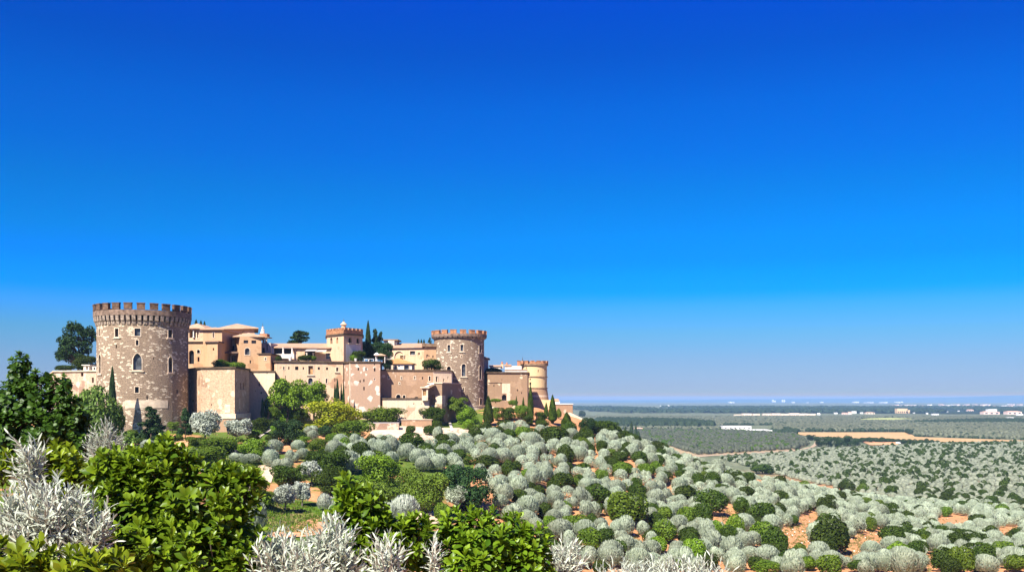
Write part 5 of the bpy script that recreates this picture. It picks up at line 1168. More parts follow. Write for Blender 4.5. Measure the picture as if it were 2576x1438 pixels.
 ('bush', 'lf_dark', 1535, 1099, 56, 36, 'green_bush', 'wide green bush in the middle of the hill crest band', B),
 ('bush', 'lf_dark', 1584, 1113, 44, 26, 'green_bush', 'green bush right under the hill edge cypresses', B),
 ('bush', 'lf_mid', 1290, 1020, 26, 16, 'green_bush', 'low round shrub right of the arched gate', B),
 ('bush', 'lf_mid', 1247, 1012, 30, 11, 'green_bush', 'low grassy shrub left of the arched gate', B)]
GY_ = {(724, 1050): 246, (790, 1048): 247, (690, 1052): 240, (1091, 1058): 252, (1100, 1068): 250, (1148, 1044): 260, (1290, 1020): 286, (1247, 1012): 286, (753, 1060): 245, (762, 1060): 246}
for k, mt, u, vb, w, h, nm, lb, ct in GARDEN:
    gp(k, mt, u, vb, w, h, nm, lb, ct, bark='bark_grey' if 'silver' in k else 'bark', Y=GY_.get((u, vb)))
# ---- larger evergreen bushes on the hillside (u, foot row, width, height)
HILL = [(1421,1159,45,40),(1413,1232,57,44),(1222,1179,72,33),(1423,1172,44,46),(1496,1265,77,47),(1356,1257,42,36),(1580,1320,112,82),(1788,1295,78,62),(1723,1266,60,46),(1728,1324,50,50),(1768,1318,46,54),(1876,1257,47,34),(1865,1298,39,48),(1917,1318,72,54),(1888,1328,60,32),(1850,1352,54,56),(1800,1352,40,44),(1948,1387,62,60),(1648,1330,44,42),(1640,1364,46,32),(1653,1392,54,42),(1751,1414,58,60),
 (1756,1231,36,42),(1624,1197,41,32),(1574,1190,37,26),(1767,1182,35,22),(1918,1191,54,24),(1848,1217,42,32),(1882,1217,36,30),(1969,1241,35,28),(2093,1390,100,88),(2245,1372,66,50),(2278,1368,52,44),(2322,1368,42,36),(2262,1412,64,48),(2305,1404,40,44),(2192,1336,30,36),(2375,1436,62,58),(2425,1440,60,66),(2468,1440,64,76),(2550,1440,52,46),(2085,1445,66,50),(2160,1438,52,30),(2430,1357,50,26),(2480,1373,32,24),(2560,1353,42,26),(2130,1239,40,32),(2172,1241,34,24),(2245,1294,30,30),
 (1366,1430,40,34),(1690,1445,60,40),(1930,1440,70,30),(1330,1238,36,26),(1300,1145,38,24),(1466,1190,40,26),(1530,1150,34,22),(1510,1215,40,34),(1560,1240,36,30),(1610,1265,34,28),(1460,1330,50,36),(1420,1290,38,30)]
YELLOWISH = {(1850,1352),(1800,1352),(2262,1412),(1653,1392),(1751,1414)}
def hill_label(x, y, u, v, w):
    size = 'large' if w > 5.2 else 'small' if w < 3.0 else 'mid sized'
    if any(abs(u - a) < c * 1.3 and abs(v - b) < d * 2.2 for a, b, c, d in CLEAR): spot = 'beside bare orange soil on the hillside'
    elif y > 255: spot = 'along the hill crest among silver bushes'
    elif y > 205: spot = 'halfway down the slope among silver bushes'
    else: spot = 'low on the slope among silver bushes'
    return f'{size} dark green evergreen bush {spot}'
CLEAR = [(1840,1300,26,16),(1795,1306,34,10),(1700,1362,28,7),(1888,1333,22,9),(2000,1350,55,22),(2032,1305,32,16),(2140,1378,45,22),(2190,1350,55,12),(1562,1263,10,9),(1512,1288,14,6),(2400,1308,52,10),(2540,1334,40,9),(2345,1405,25,11),(2325,1432,18,10),(1306,1116,10,6),(1330,1100,10,5),(1355,1222,10,5),(1545,1192,12,5),(1270,1282,12,8),(1470,1140,10,5),(1690,1205,12,4),(2180,1300,8,4),(1900,1395,20,6),(1600,1345,14,6)]
for u, v, w, h in HILL:
    mt = 'lf_bright' if (u, v) in YELLOWISH else 'lf_mid' if (u * 7 + v) % 5 == 0 else 'lf_dark'
    x, y, z = ground(u, v); wm = w * y / FP
    lb = hill_label(x, y, u, v, wm)
    if (u, v) in YELLOWISH: lb = 'yellowish green leafy bush low on the hillside among silver bushes'
    plant('bush', mt, x, y, z, wm * 1.05, h * y / FP * 1.2, 'evergreen_bush', lb, 'bush', 'evergreen bushes on the hillside')
# ---------------------------------------------------------------- the silver grove: random planting with clearings
def inpoly(u, v, poly):
    c = False
    for (ua, va), (ub, vb) in zip(poly, poly[1:] + poly[:1]):
        if (va <= v < vb) != (vb <= v < va) and u < ua + (ub - ua) * (v - va) / (vb - va): c = not c
    return c
GROVE = [(832, 1118), (930, 1112), (1000, 1122), (1080, 1128), (1150, 1122), (1205, 1100), (1245, 1082), (1290, 1076), (1340, 1090), (1420, 1096), (1500, 1092), (1560, 1100), (1620, 1126), (1760, 1178), (1900, 1214), (2050, 1242), (2250, 1264), (2430, 1278), (2600, 1286), (2720, 1300), (2720, 1445), (1385, 1445), (1360, 1350), (1260, 1300), (1245, 1240), (1190, 1190), (1080, 1190), (1010, 1170), (870, 1172)]
def in_clear(u, v, lst, hp=0.0): return any(((u - a) / c) ** 2 + ((v - t * hp - b) / d) ** 2 < 1 for a, b, c, d in lst for t in (0, .3, .6, .85))
cellsz = 5.0; GRID = {}
def gadd(x, y, r): GRID.setdefault((int(x // cellsz), int(y // cellsz)), []).append((x, y, r))
for p in PLACED: gadd(*p)
def free(x, y, r, k=1.0):
    i, j = int(x // cellsz), int(y // cellsz)
    for a in range(i - 2, i + 3):
        for b in range(j - 2, j + 3):
            for q in GRID.get((a, b), ()):
                if (q[0] - x) ** 2 + (q[1] - y) ** 2 < ((q[2] + r) * k) ** 2: return False
    return True
HPLACED = list(PLACED)
def uv_of(x, y, z): return U0 + FP * x / y, V0 - FP * z / y
SIL, GRN = [], []
N = 60000
cx_ = rng.uniform(-60, 175, N); cy_ = 138 + 300 * rng.random(N) ** 1.0; cz_ = height(cx_, cy_)
for x, y, z in zip(cx_, cy_, cz_):
    u, v = uv_of(x, y, z)
    g = random.random() < 0.25
    w = random.uniform(2.6, 4.3)
    if g: w *= random.uniform(0.8, 1.25)
    if not inpoly(u, v, GROVE) or in_clear(u, v, CLEAR, w * .85 * FP / y): continue
    if ((u - 2065) / 175) ** 2 + ((v - 1362) / 52) ** 2 < 1 and (int(x * 7.3) + int(y * 5.1)) % 5 < 3: continue
    if not free(x, y, w / 2, 0.91): continue
    gadd(x, y, w / 2); (GRN if g else SIL).append((x, y, z, w, u, v))
def sil_label(x, y, u, v, w):
    if any(((u - a) / (c * 1.25 + 14)) ** 2 + ((v - b) / (d * 1.3 + 12)) ** 2 < 1 for a, b, c, d in CLEAR): spot = 'standing beside bare orange soil on the slope'
    elif y > 255: spot = 'in the dense grove near the hill top'
    elif y > 205: spot = 'in the dense grove halfway down the slope'
    elif y > 170: spot = 'in the lower part of the dense hillside grove'
    else: spot = 'at the near lower edge of the hillside grove'
    return f"{'large ' if w > 3.95 else 'small ' if w < 3.1 else ''}silver grey rounded bush {spot}"
SIL.sort(key=lambda s: -(s[3] / s[1])); GRN.sort(key=lambda s: -(s[3] / s[1]))
n_sil_hand = sum(1 for g in GARDEN if g[6] == 'silver_bush')
vis = [s for s in SIL if -5 < s[4] < 2590 and s[5] < 1452]
ind = vis[:300 - n_sil_hand]; indset = set(id(s) for s in ind)
for s in ind:
    x, y, z, w, u, v = s
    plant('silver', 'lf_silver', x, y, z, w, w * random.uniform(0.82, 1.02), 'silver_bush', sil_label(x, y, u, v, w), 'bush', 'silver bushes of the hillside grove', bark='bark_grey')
gv = [s for s in GRN if 0 < s[4] < 2576 and s[5] < 1450]
for s in gv[:170]:
    x, y, z, w, u, v = s
    plant('bush', 'lf_mid' if random.random() < .3 else 'lf_dark', x, y, z, w, w * random.uniform(.9, 1.12), 'evergreen_bush', hill_label(x, y, u, v, w), 'bush', 'evergreen bushes on the hillside')
# ---- masses too many to count: one mesh per kind, made of real bushes
def mass(name, items, protos, mat, kind_shapes):
    """items: (x, y, z, w, h)"""
    Vs, Qs, Rs, k = [], [], [], 0
    for i, (x, y, z, w, h) in enumerate(items):
        V, Q = protos[i % len(protos)]
        a = random.uniform(0, 6.28); c, s = math.cos(a), math.sin(a)
        X = np.stack([(V[:, 0] * c - V[:, 1] * s) * w + x, (V[:, 0] * s + V[:, 1] * c) * w + y, V[:, 2] * h + z - 0.03 * h], -1)
        Vs.append(X.astype(np.float32)); Qs.append(Q + k); k += len(V); Rs.append(np.clip(rng.normal(random.uniform(.3, .7), .18, len(Q)), 0, 1))
    o = link(name, mesh_np(name, np.concatenate(Vs), np.concatenate(Qs), np.concatenate(Rs), smooth=kind_shapes == 'dome'), M[mat])
    return tag(o, kind='stuff')
def thin(cloud_list, n):
    out = []
    for V, Q, R in cloud_list:
        idx = rng.permutation(len(Q))[:n]; Q2 = Q[idx]; out.append((V[Q2.ravel()], np.arange(len(idx) * 4).reshape(-1, 4)))
    return out
near_sil = [silver_ball([(0, 0, .5, 1.0)], 800), silver_ball([(-.2, 0, .33, .95), (.2, .05, .31, .88)], 900), silver_ball([(0, 0, .48, 1.0), (.22, -.1, .28, .7)], 850)]
mid_sil = [(V, Q) for V, Q, R in near_sil]
def dome_proto(nu, nv, seed, jit):
    r = np.random.default_rng(seed); V = []; Q = []
    for j in range(nv + 1):
        t = j / nv; th = (1 - t) * PI * 0.62
        for i in range(nu):
            a = 2 * PI * (i + 0.5 * (j % 2)) / nu; q = 1 + r.normal(0, jit)
            V.append((0.5 * math.sin(th) * math.cos(a) * q, 0.5 * math.sin(th) * math.sin(a) * q, 0.45 + 0.55 * math.cos(th) * q))
    for j in range(nv):
        for i in range(nu): Q.append((j * nu + i, j * nu + (i + 1) % nu, (j + 1) * nu + (i + 1) % nu, (j + 1) * nu + i))
    return np.array(V), np.array(Q)
domes = [dome_proto(9, 5, s, .09) for s in range(5)]; small = [dome_proto(6, 3, 50 + s, .12) for s in range(5)]
card_green = thin([lobes_cloud([(0, 0, .48, .46, .46, .48)], 120, 0.13, 1.3, .5, .12, .1) for _ in range(3)], 300)
rest = [(s[0], s[1], s[2], s[3], s[3] * random.uniform(.82, 1.02)) for s in SIL if id(s) not in indset]
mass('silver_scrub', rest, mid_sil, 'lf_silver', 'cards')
restg = [(s[0], s[1], s[2], s[3], s[3] * .85) for s in GRN if s not in gv[:170]]
# ---- the flat grove beyond the hill: silver bushes with dark evergreens between
PLAIN = [(1700, 1158), (1760, 1155), (1960, 1142), (2060, 1132), (2200, 1126), (2320, 1118), (2640, 1112), (2760, 1200), (2760, 1292), (2600, 1288), (2430, 1280), (2250, 1264), (2050, 1275), (1900, 1255), (1740, 1215), (1670, 1175)]
def fill(poly, n, y0, y1, wr, k, xr=None):
    out = []
    us = [p[0] for p in poly]
    yy = rng.uniform(y0, y1, n); xx = rng.uniform(gx(min(us), y1) - 5, gx(max(us), y1) + 5, n); zz = height(xx, yy)
    for x, y, z in zip(xx, yy, zz):
        u, v = uv_of(x, y, z)
        if not inpoly(u, v, poly): continue
        w = random.uniform(*wr)
        if not free(x, y, w / 2, k): continue
        gadd(x, y, w / 2); out.append((x, y, z, w, u, v))
    return out
PCLEAR = [(2400,1308,52,10),(2540,1334,40,9)]
P1 = fill(PLAIN, 110000, 300, 1060, (2.5, 3.9), 1.04)
P1s, P1g = [], []
for s in P1:
    if in_clear(s[4], s[5], PCLEAR): continue
    (P1g if random.random() < (0.13 + 0.05 * (s[4] > 2250)) else P1s).append(s)
mass('silver_scrub', [(x, y, z, w, w * .8) for x, y, z, w, u, v in P1s], domes, 'lf_silverfar', 'dome')
P1g.sort(key=lambda s: s[1])
ng = 0
for x, y, z, w, u, v in P1g[:90]:
    w *= random.uniform(.9, 1.5)
    plant('bush', 'lf_dark', x, y, z, w, w * random.uniform(1.0, 1.2), 'evergreen_bush', 'dark green ball bush dotting the silver plain below the hill', 'bush', 'evergreen bushes dotting the silver plain')
mass('evergreen_scrub', [(x, y, z, w * random.uniform(.85, 1.3), w * random.uniform(1.0, 1.4)) for x, y, z, w, u, v in P1g[90:]] + restg, card_green, 'lf_dark', 'cards')
# ---- darker grove across the road, and the olive land further out
MIDP = [(1560, 1092), (1610, 1085), (1640, 1084), (1850, 1086), (2000, 1096), (2034, 1118), (2000, 1130), (1850, 1139), (1725, 1146), (1683, 1128), (1600, 1110)]
G2 = fill(MIDP, 60000, 770, 1420, (4.0, 5.6), 0.86)
r2 = [random.random() for _ in G2]
mass('olive_grove', [(x, y, z, w, w * .95) for (x, y, z, w, u, v), r in zip(G2, r2) if r > .12], domes, 'lf_grovedark', 'dome')
mass('evergreen_scrub', [(x, y, z, w * 1.05, w) for (x, y, z, w, u, v), r in zip(G2, r2) if r <= .12], domes, 'lf_dark', 'dome')

# ---- dry weeds and grass tufts on the open soil, and loose stones
def tufts(name, spots, mat, n, size):
    P = []
    for a, b, c, d in spots:
        for _ in range(int(n * c * d / 400) + 8):
            r, t = math.sqrt(random.random()), random.uniform(0, 6.28); x, y, z = ground(a + c * r * math.cos(t), b + d * r * math.sin(t))
            if y < 420: P.append((x, y, z))
    P = np.array(P); k = 9; C = np.repeat(P, k, 0) + rng.normal(0, .16, (len(P) * k, 3)) * [1, 1, .2]
    s = rng.uniform(.5, 1.4, len(C))[:, None] * size; up = unit(np.array([0, 0, 1.]) + rng.normal(0, .35, C.shape)); sd = unit(np.cross(up, rng.normal(0, 1, C.shape)))
    V = np.stack([C - sd * s * .22, C + sd * s * .22, C + up * s + sd * s * .05, C + up * s - sd * s * .05], 1).reshape(-1, 3)
    return tag(link(name, mesh_np(name, V, np.arange(4 * len(C)).reshape(-1, 4), rng.random(len(C))), M[mat]), kind='stuff')
M['lf_dry'] = leaf('lf_dry', (0.10, 0.12, 0.02, 1), (0.34, 0.27, 0.12, 1), 0.2, 0.7, 0.1, 0.02)
tufts('dry_weeds', [(a, b + 6, c * 1.2, d * 1.6) for a, b, c, d in CLEAR] + [(2065, 1362, 170, 50), (760, 1320, 60, 26), (720, 1300, 60, 40), (1130, 1098, 80, 18), (560, 1150, 120, 60), (800, 1150, 60, 60)], 'lf_dry', 20, .30)
tufts('grass', [(720, 1300, 85, 42), (430, 1105, 22, 8), (350, 1100, 18, 9), (560, 1160, 120, 60), (420, 1150, 60, 40)], 'lf_mid', 46, .30)
sv, sq, k = [], [], 0
for a, b, c, d in CLEAR + [(2065, 1362, 170, 50), (1130, 1095, 70, 14)]:
    for _ in range(int(c * d / 130) + 2):
        r, t = math.sqrt(random.random()), random.uniform(0, 6.28); x, y, z = ground(a + c * r * math.cos(t), b + d * r * math.sin(t)); Vd, Qd = small[random.randrange(5)]; w = random.uniform(.15, .5) * random.uniform(.5, 1.3)
        sv.append(Vd * [w, w * random.uniform(.7, 1.2), w * .6] + [x, y, z - .1 * w]); sq.append(Qd + k); k += len(Vd)
tag(link('gravel', mesh_np('gravel', np.concatenate(sv), np.concatenate(sq)), M['white_stone']), kind='stuff')
# ---------------------------------------------------------------- olive land, woods and buildings of the far plain
WHEAT = [(1984, 1087), (2276, 1087), (2297, 1093), (2302, 1099), (2640, 1108), (2640, 1116), (2370, 1113), (2170, 1104), (2035, 1098)]
MEAD = [(2150, 1060), (2172, 1052), (2240, 1050.5), (2300, 1053), (2305, 1058), (2240, 1061)]
HALLS = [(1810, 1069), (1945, 1069), (1950, 1089), (1810, 1089)]
LAND = [(1440, 1048), (1840, 1049), (2640, 1048), (2640, 1108), (2300, 1098), (2276, 1086), (1984, 1086), (1900, 1083), (1640, 1079), (1440, 1079)]
W1P = [(1500, 1077.5), (1795, 1077.5), (1795, 1075), (1740, 1069), (1640, 1064.5), (1500, 1063)]
W2P = [(2290, 1067), (2640, 1067), (2640, 1060), (2480, 1060), (2390, 1063)]
def skip(u, v): return inpoly(u, v, WHEAT) or inpoly(u, v, MEAD) or inpoly(u, v, HALLS) or inpoly(u, v, W1P) or inpoly(u, v, W2P)
items, dark = [], []
Yc = 1010 + (2500 - 1010) * rng.random(52000) ** 0.8; uc = rng.uniform(1440, 2640, len(Yc)); xc = gx(uc, Yc); vc = V0 + 46 * FP / Yc
patch = np.sin(xc * 0.012 + 1) + np.sin(Yc * 0.017) + np.sin(xc * 0.005 - Yc * 0.006)
for x, y, u, v, p in zip(xc, Yc, uc, vc, patch):
    if not inpoly(u, v, LAND) or skip(u, v): continue
    if p > 1.1 and random.random() < .7: continue
    w = random.uniform(4.5, 7.0)
    (dark if random.random() < 0.06 else items).append((x, y, -46.0, w, w * .8))
mass('olive_land', items, small, 'lf_grove', 'dome')
def wood(poly, n, hr):
    us = [p[0] for p in poly]; vs = [p[1] for p in poly]; out = []
    ya, yb = 46 * FP / (max(vs) - V0), 46 * FP / (min(vs) - V0)
    for _ in range(n):
        Y = random.uniform(ya, yb); u = random.uniform(min(us), max(us)); v = V0 + 46 * FP / Y
        if inpoly(u, v, poly): h = random.uniform(*hr); out.append((gx(u, Y), Y, -46, h * random.uniform(.8, 1.1), h))
    return out
wd = wood(W1P, 2600, (8, 13)) + wood(W2P, 1500, (5.5, 9))
def treeline(pts, step, hr):
    out = []
    for (ua, va), (ub, vb) in zip(pts[:-1], pts[1:]):
        Ya, Yb = 46 * FP / (va - V0), 46 * FP / (vb - V0); L = math.hypot(gx(ua, Ya) - gx(ub, Yb), Ya - Yb)
        for k in range(max(2, int(L / step))):
            t = random.random(); Y = Ya + (Yb - Ya) * t + random.uniform(-3, 3); u = ua + (ub - ua) * t; h = random.uniform(*hr); out.append((gx(u, Y), Y, -46, h * random.uniform(.9, 1.4), h))
    return out
wd += treeline([(1795, 1070), (1915, 1069.5), (2100, 1068), (2330, 1066.5)], 5, (3.5, 6)) + treeline([(1985, 1087), (2280, 1087)], 4, (4, 7)) + treeline([(2276, 1086), (2292, 1093)], 5, (4, 7))
wd += treeline([(2330, 1083), (2576, 1083), (2640, 1083.5)], 8, (3, 5)) + treeline([(1975, 1084), (2000, 1093)], 4, (5, 8)) + treeline([(1640, 1083.5), (1750, 1085.5), (1850, 1085)], 6, (4, 6))
wd += treeline([(1940, 1087), (1990, 1093)], 5, (5, 8)) + treeline([(2300, 1098.5), (2440, 1103), (2576, 1108), (2640, 1109)], 6, (2.5, 4.0))
mass('far_wood', wd + dark, domes, 'lf_farwood', 'dome')
# dark woodland band far out, and darker scrub on the horizon plain
fw = []
for _ in range(5200):
    Y = random.uniform(3150, 5200); u = random.uniform(1440, 2640); v = V0 + 46 * FP / Y
    if math.sin(u * .02 + Y * .002) + math.sin(u * .007) > -1.2: h = random.uniform(8, 14); fw.append((gx(u, Y), Y, -45, h * 1.8, h))
mass('far_wood', fw, small, 'lf_farwood', 'dome')
# the row of round trees in front of the wheat field
ROW = [(310, 525, 85, 65), (400, 592, 92, 112), (500, 592, 100, 118), (600, 592, 110, 118), (700, 585, 112, 122), (790, 578, 82, 92), (860, 550, 64, 62), (930, 548, 80, 62), (1000, 546, 72, 58), (1070, 548, 64, 64), (1130, 546, 62, 50), (1180, 546, 60, 46), (1240, 545, 56, 42), (1300, 560, 62, 56), (1360, 560, 62, 56), (1420, 562, 62, 54), (1480, 562, 60, 52), (1540, 562, 60, 62), (1600, 562, 60, 48), (1655, 564, 60, 44), (1850, 556, 46, 20), (1925, 558, 60, 24), (1790, 556, 50, 18), (2150, 556, 50, 26), (2210, 556, 50, 24), (2280, 556, 60, 24)]
for k, (x, y, w, h) in enumerate(ROW):
    u, v = 1965.7 + .2369 * x, 982.9 + .2369 * y
    big = w > 80
    gp('dome' if big else 'bush', 'lf_rowtree', u, v, w * .26, h * .245, 'field_tree', 'big round dark tree in the row before the orange wheat field' if big else 'smaller round dark tree in the row along the orange wheat field', 'tree', 'trees along the wheat field')
for u, v, w, h, lb in ((2477, 1123, 20, 15, 'single dark round tree at the far edge of the silver plain'), (2553, 1121, 9, 20, 'dark tall bush at the end of the wheat field')):
    gp('bush', 'lf_dark', u, v, w, h, 'field_tree', lb, 'tree')
# ---- buildings
def far_house(u, vb, w, h, wall, roof, label, group=None, name='farm_building', kind='gable', wins=0, dep=None):
    Y = 46 * FP / (vb - V0); x, s = gx(u, Y), Y / FP; W, H = w * s, h * s; D = dep or min(max(W * .6, 6), 26)
    t = empty(name, (x, Y, -46), label, 'building', group)
    p = [(x - W/2, Y), (x + W/2, Y), (x + W/2, Y + D), (x - W/2, Y + D)]
    m = MB(); zt = -46 + H * (0.72 if kind == 'gable' else 1); m.prism(p, -46.5, zt); m.build('wall', M[wall], t)
    if kind == 'gable': hip(t, p, zt, -46 + H, 0.4, roof, 0.3, 0.15)
    else: m = MB(); m.prism(offset_poly(p, 0.25), zt + .01, zt + 0.6); m.build('roof', M[roof], t)
    for k in range(wins):
        m = MB(); cx = x - W/2 + W * (k + .5) / wins; m.box(cx, Y - .02, -46 + H * .34, W / wins * .45, .1, H * .34); m.build('window', M['glass'], t)
    return t
LB = 'long cream low building in the row along the dark woodland edge'
for u, vb, w, h, n in ((1858, 1046, 20, 3.6, 3), (1880, 1047, 24, 7, 5), (1903, 1047, 17, 6.5, 4), (1929, 1047, 19, 7, 4), (1952, 1047, 22, 7.5, 5), (1975, 1047, 22, 6.5, 5), (1999, 1047, 24, 8, 5), (2022, 1047, 20, 7, 4), (2042, 1047, 20, 6.5, 4)):
    far_house(u, vb, w, h, 'far_cream', 'far_cream', LB, 'long cream buildings in a row', 'long_building', 'flat', n)
far_house(2060, 1043, 7, 5, 'far_white', 'far_white', 'small white house at the right end of the long cream row')
far_house(2270, 1040, 26, 12.5, 'far_ochre', 'far_ochre', 'big square ochre block standing alone in the dark woodland band', None, 'block_building', 'flat', 5)
far_house(2285, 1040, 8, 9, 'far_ochre', 'far_ochre', 'lower wing beside the big square ochre block', None, 'block_building', 'flat', 2)
for u, vb, w, h, c, lb in ((2103, 1040.5, 8, 3, 'far_white', 'small white house left of the pink roofed farm'), (2126, 1042, 14, 5, 'far_pink', 'pink farmhouse near the woodland, left of the ochre block'), (2138, 1042, 8, 7, 'far_pink', 'taller pink house beside the pink farmhouse'), (2149, 1039.5, 11, 5.5, 'far_white', 'white villa between pink farm and cream hall'), (2168, 1040, 7, 3, 'far_white', 'tiny white house left of the cream hall'), (2190, 1041, 22, 5, 'far_cream', 'cream hall left of the big ochre block'), (2141, 1033, 10, 2.5, 'far_white', 'thin white building above the white villa'),
    (2300, 1040, 4, 2.5, 'far_white', 'tiny white house right of the ochre block'), (2333, 1041, 4, 3, 'far_white', 'tiny white cube house further right of the ochre block'), (2354, 1043.5, 15, 3, 'far_white', 'long white shed right of the ochre block'), (2412, 1035, 4, 2.5, 'far_white', 'tiny white house left of the pale hamlet'), (2442, 1034.5, 15, 5.5, 'far_pink', 'pale pink house of the hamlet in the woodland'),
    (2495, 1041.5, 40, 8, 'far_pink', 'broad pink palace like building near the picture edge'), (2497, 1041, 22, 12, 'far_white', 'taller white middle of the broad pink building'), (2553, 1042, 36, 9, 'far_pink', 'second broad pink building at the picture edge'), (2567, 1046, 14, 5, 'far_white', 'white house below the second broad pink building'), (2567, 1036, 12, 7, 'far_white', 'white house behind the second broad pink building')):
    far_house(u, vb, w, h, c, 'far_white' if c == 'far_white' else 'far_roof', lb, None, 'far_house', 'flat' if c == 'far_white' else 'gable', 3 if w > 12 else 0)
far_house(2545, 1058, 38, 4, 'far_white', 'far_white', 'long white shed with flat roof beside the dark wood', None, 'farm_shed', 'flat', 4)
far_house(2543, 1056, 16, 6.5, 'far_white', 'far_white', 'taller white section behind the long white shed', None, 'farm_shed', 'flat', 0)
far_house(1855, 1078.5, 70, 6.5, 'far_white', 'far_white', 'long white farm hall with dark openings beside the dark wood', None, 'farm_hall', 'flat', 6, 18)
far_house(1898, 1088, 92, 5.5, 'far_white', 'far_white', 'wide low white shed in front of the long farm hall', None, 'farm_hall', 'flat', 0, 40)
far_house(1810, 1076, 16, 4.5, 'far_white', 'far_white', 'small white block at the edge of the dark wood', None, 'farm_building', 'flat', 2)
for i, u in enumerate((1616, 1632, 1645, 1658)): far_house(u, 1085.5, 7 + i % 2, 3.2, 'far_cream', 'far_roof', 'small cream cottage along the lane beyond the hill cypresses', 'cottages along the lane', 'cottage', 'gable')
far_house(1607, 1084, 22, 9, 'far_cream', 'far_roof', 'cream farmhouse half hidden behind the hill edge cypresses', None, 'farmhouse', 'gable', 2)
for u, w in ((2342, 8), (2357, 5), (2367, 3.5)): far_house(u, 1085.5, w, 3.8, 'far_ochre', 'far_ochre', 'small ochre hut between the far olive groves', 'ochre huts in the olive land', 'hut', 'flat')
VG = [(1533, 1022), (1541, 1022.5), (1547, 1023), (1553, 1024), (1558, 1022), (1564, 1025), (1569, 1023), (1575, 1024.5), (1579, 1023.4), (1549, 1026)]
for u, v in VG: far_house(u, v + 1.0, random.uniform(4, 8), random.uniform(1.8, 3), random.choice(['far_pink', 'far_white']), 'far_roof', 'pale house of the small village on the far plain beyond the castle', 'houses of the far village', 'village_house', 'flat')
for u, v in ((1477, 1026), (1487, 1026), (1503, 1023), (1511, 1022.5), (1595, 1029), (1662, 1021), (1682, 1020), (1690, 1029), (1760, 1030), (1768, 1029.5), (1805, 1028), (1840, 1028), (1811, 1029), (1992, 1021), (2032, 1036), (2384, 1036), (2432, 1029.5), (2150, 1057), (2069, 1054), (2432, 1053)):
    far_house(u, v + .8, random.uniform(2.4, 4), random.uniform(1.4, 2.2), 'far_white', 'far_white', 'lone tiny white farmhouse scattered on the far plain', 'scattered white farmhouses', 'far_farmhouse', 'flat')
for u, v0 in ((1945, 1005), (1950, 1007), (1969, 1005), (1974, 1005.3)): far_house(u, 1011.6, 2.6, 1011.6 - v0, 'far_white', 'far_white', 'tall white apartment tower on the far horizon', 'white towers on the horizon', 'apartment_tower', 'flat', 0, 40)
rs = random.Random(3)
for k in range(34):
    u = rs.choice([rs.uniform(1835, 1850), rs.uniform(1990, 2100), rs.uniform(2145, 2160), rs.uniform(2165, 2200), rs.uniform(2210, 2235), rs.uniform(2255, 2270)])
    far_house(u, 1012.2 + rs.uniform(-.3, .8), rs.uniform(2.5, 6), rs.uniform(1.2, 2.6), 'far_white', 'far_white', 'white house of the distant town along the horizon', 'houses of the distant town', 'town_house', 'flat', 0, 60)
for k in range(52):
    u = rs.uniform(2235, 2590); v = 1021.5 + rs.uniform(-3.6, 1.2) - (u - 2400) * .006
    far_house(u, v, rs.uniform(3, 9), rs.uniform(1.2, 2.6), rs.choice(['far_pink', 'far_pink', 'far_white']), 'far_roof', 'pale pink house of the wide town below the blue hills', 'houses of the pink town', 'town_house', 'flat', 0, 50)
# white van on the field lane
x, Y, z = ground(2260, 1115.5); s = Y / FP; van = empty('van', (x, Y, z + .05), 'white van parked on the lane by the row of dark trees', 'van')
m = MB(); L, H, Wd = 4.6, 1.75, 1.9; prof = [(-L/2, .35), (L/2, .35), (L/2, 1.0), (L/2 - .45, 1.15), (L/2 - 1.2, 1.95), (-L/2 + .1, 1.95), (-L/2, 1.6)]
a = [(x + px, Y - Wd/2, z + pz) for px, pz in prof]; b = [(x + px, Y + Wd/2, z + pz) for px, pz in prof]; m.poly(a); m.poly(b[::-1])
for i in range(len(prof)): j = (i + 1) % len(prof); m.quad(a[i], b[i], b[j], a[j])
m.build('body', M['white_paint'], van)
for px in (-1.4, 1.4):
    for sy in (-1, 1):
        m = MB(); n = 12; c = [(x + px + .34 * math.cos(2*PI*i/n), z + .34 + .34 * math.sin(2*PI*i/n)) for i in range(n)]; y0, y1 = Y + sy * (Wd/2 - .1), Y + sy * (Wd/2 + .04)
        m.poly([(q[0], y0, q[1]) for q in c]); m.poly([(q[0], y1, q[1]) for q in c][::-1])
        for i in range(n): j = (i + 1) % n; m.quad((c[i][0], y0, c[i][1]), (c[j][0], y0, c[j][1]), (c[j][0], y1, c[j][1]), (c[i][0], y1, c[i][1]))
        m.build('wheel', M['rubber'], van)
m = MB(); m.quad((x + L/2 - 1.75, Y - Wd/2 - .01, z + 1.2), (x + L/2 - .75, Y - Wd/2 - .01, z + 1.2), (x + L/2 - 1.25, Y - Wd/2 - .01, z + 1.8), (x + L/2 - 1.75, Y - Wd/2 - .01, z + 1.8)); m.build('side_window', M['glass'], van)
m = MB(); m.quad((x + L/2 - .43, Y - .8, z + 1.18), (x + L/2 - .43, Y + .8, z + 1.18), (x + L/2 - 1.15, Y + .75, z + 1.92), (x + L/2 - 1.15, Y - .75, z + 1.92)); m.build('windscreen', M['glass'], van)
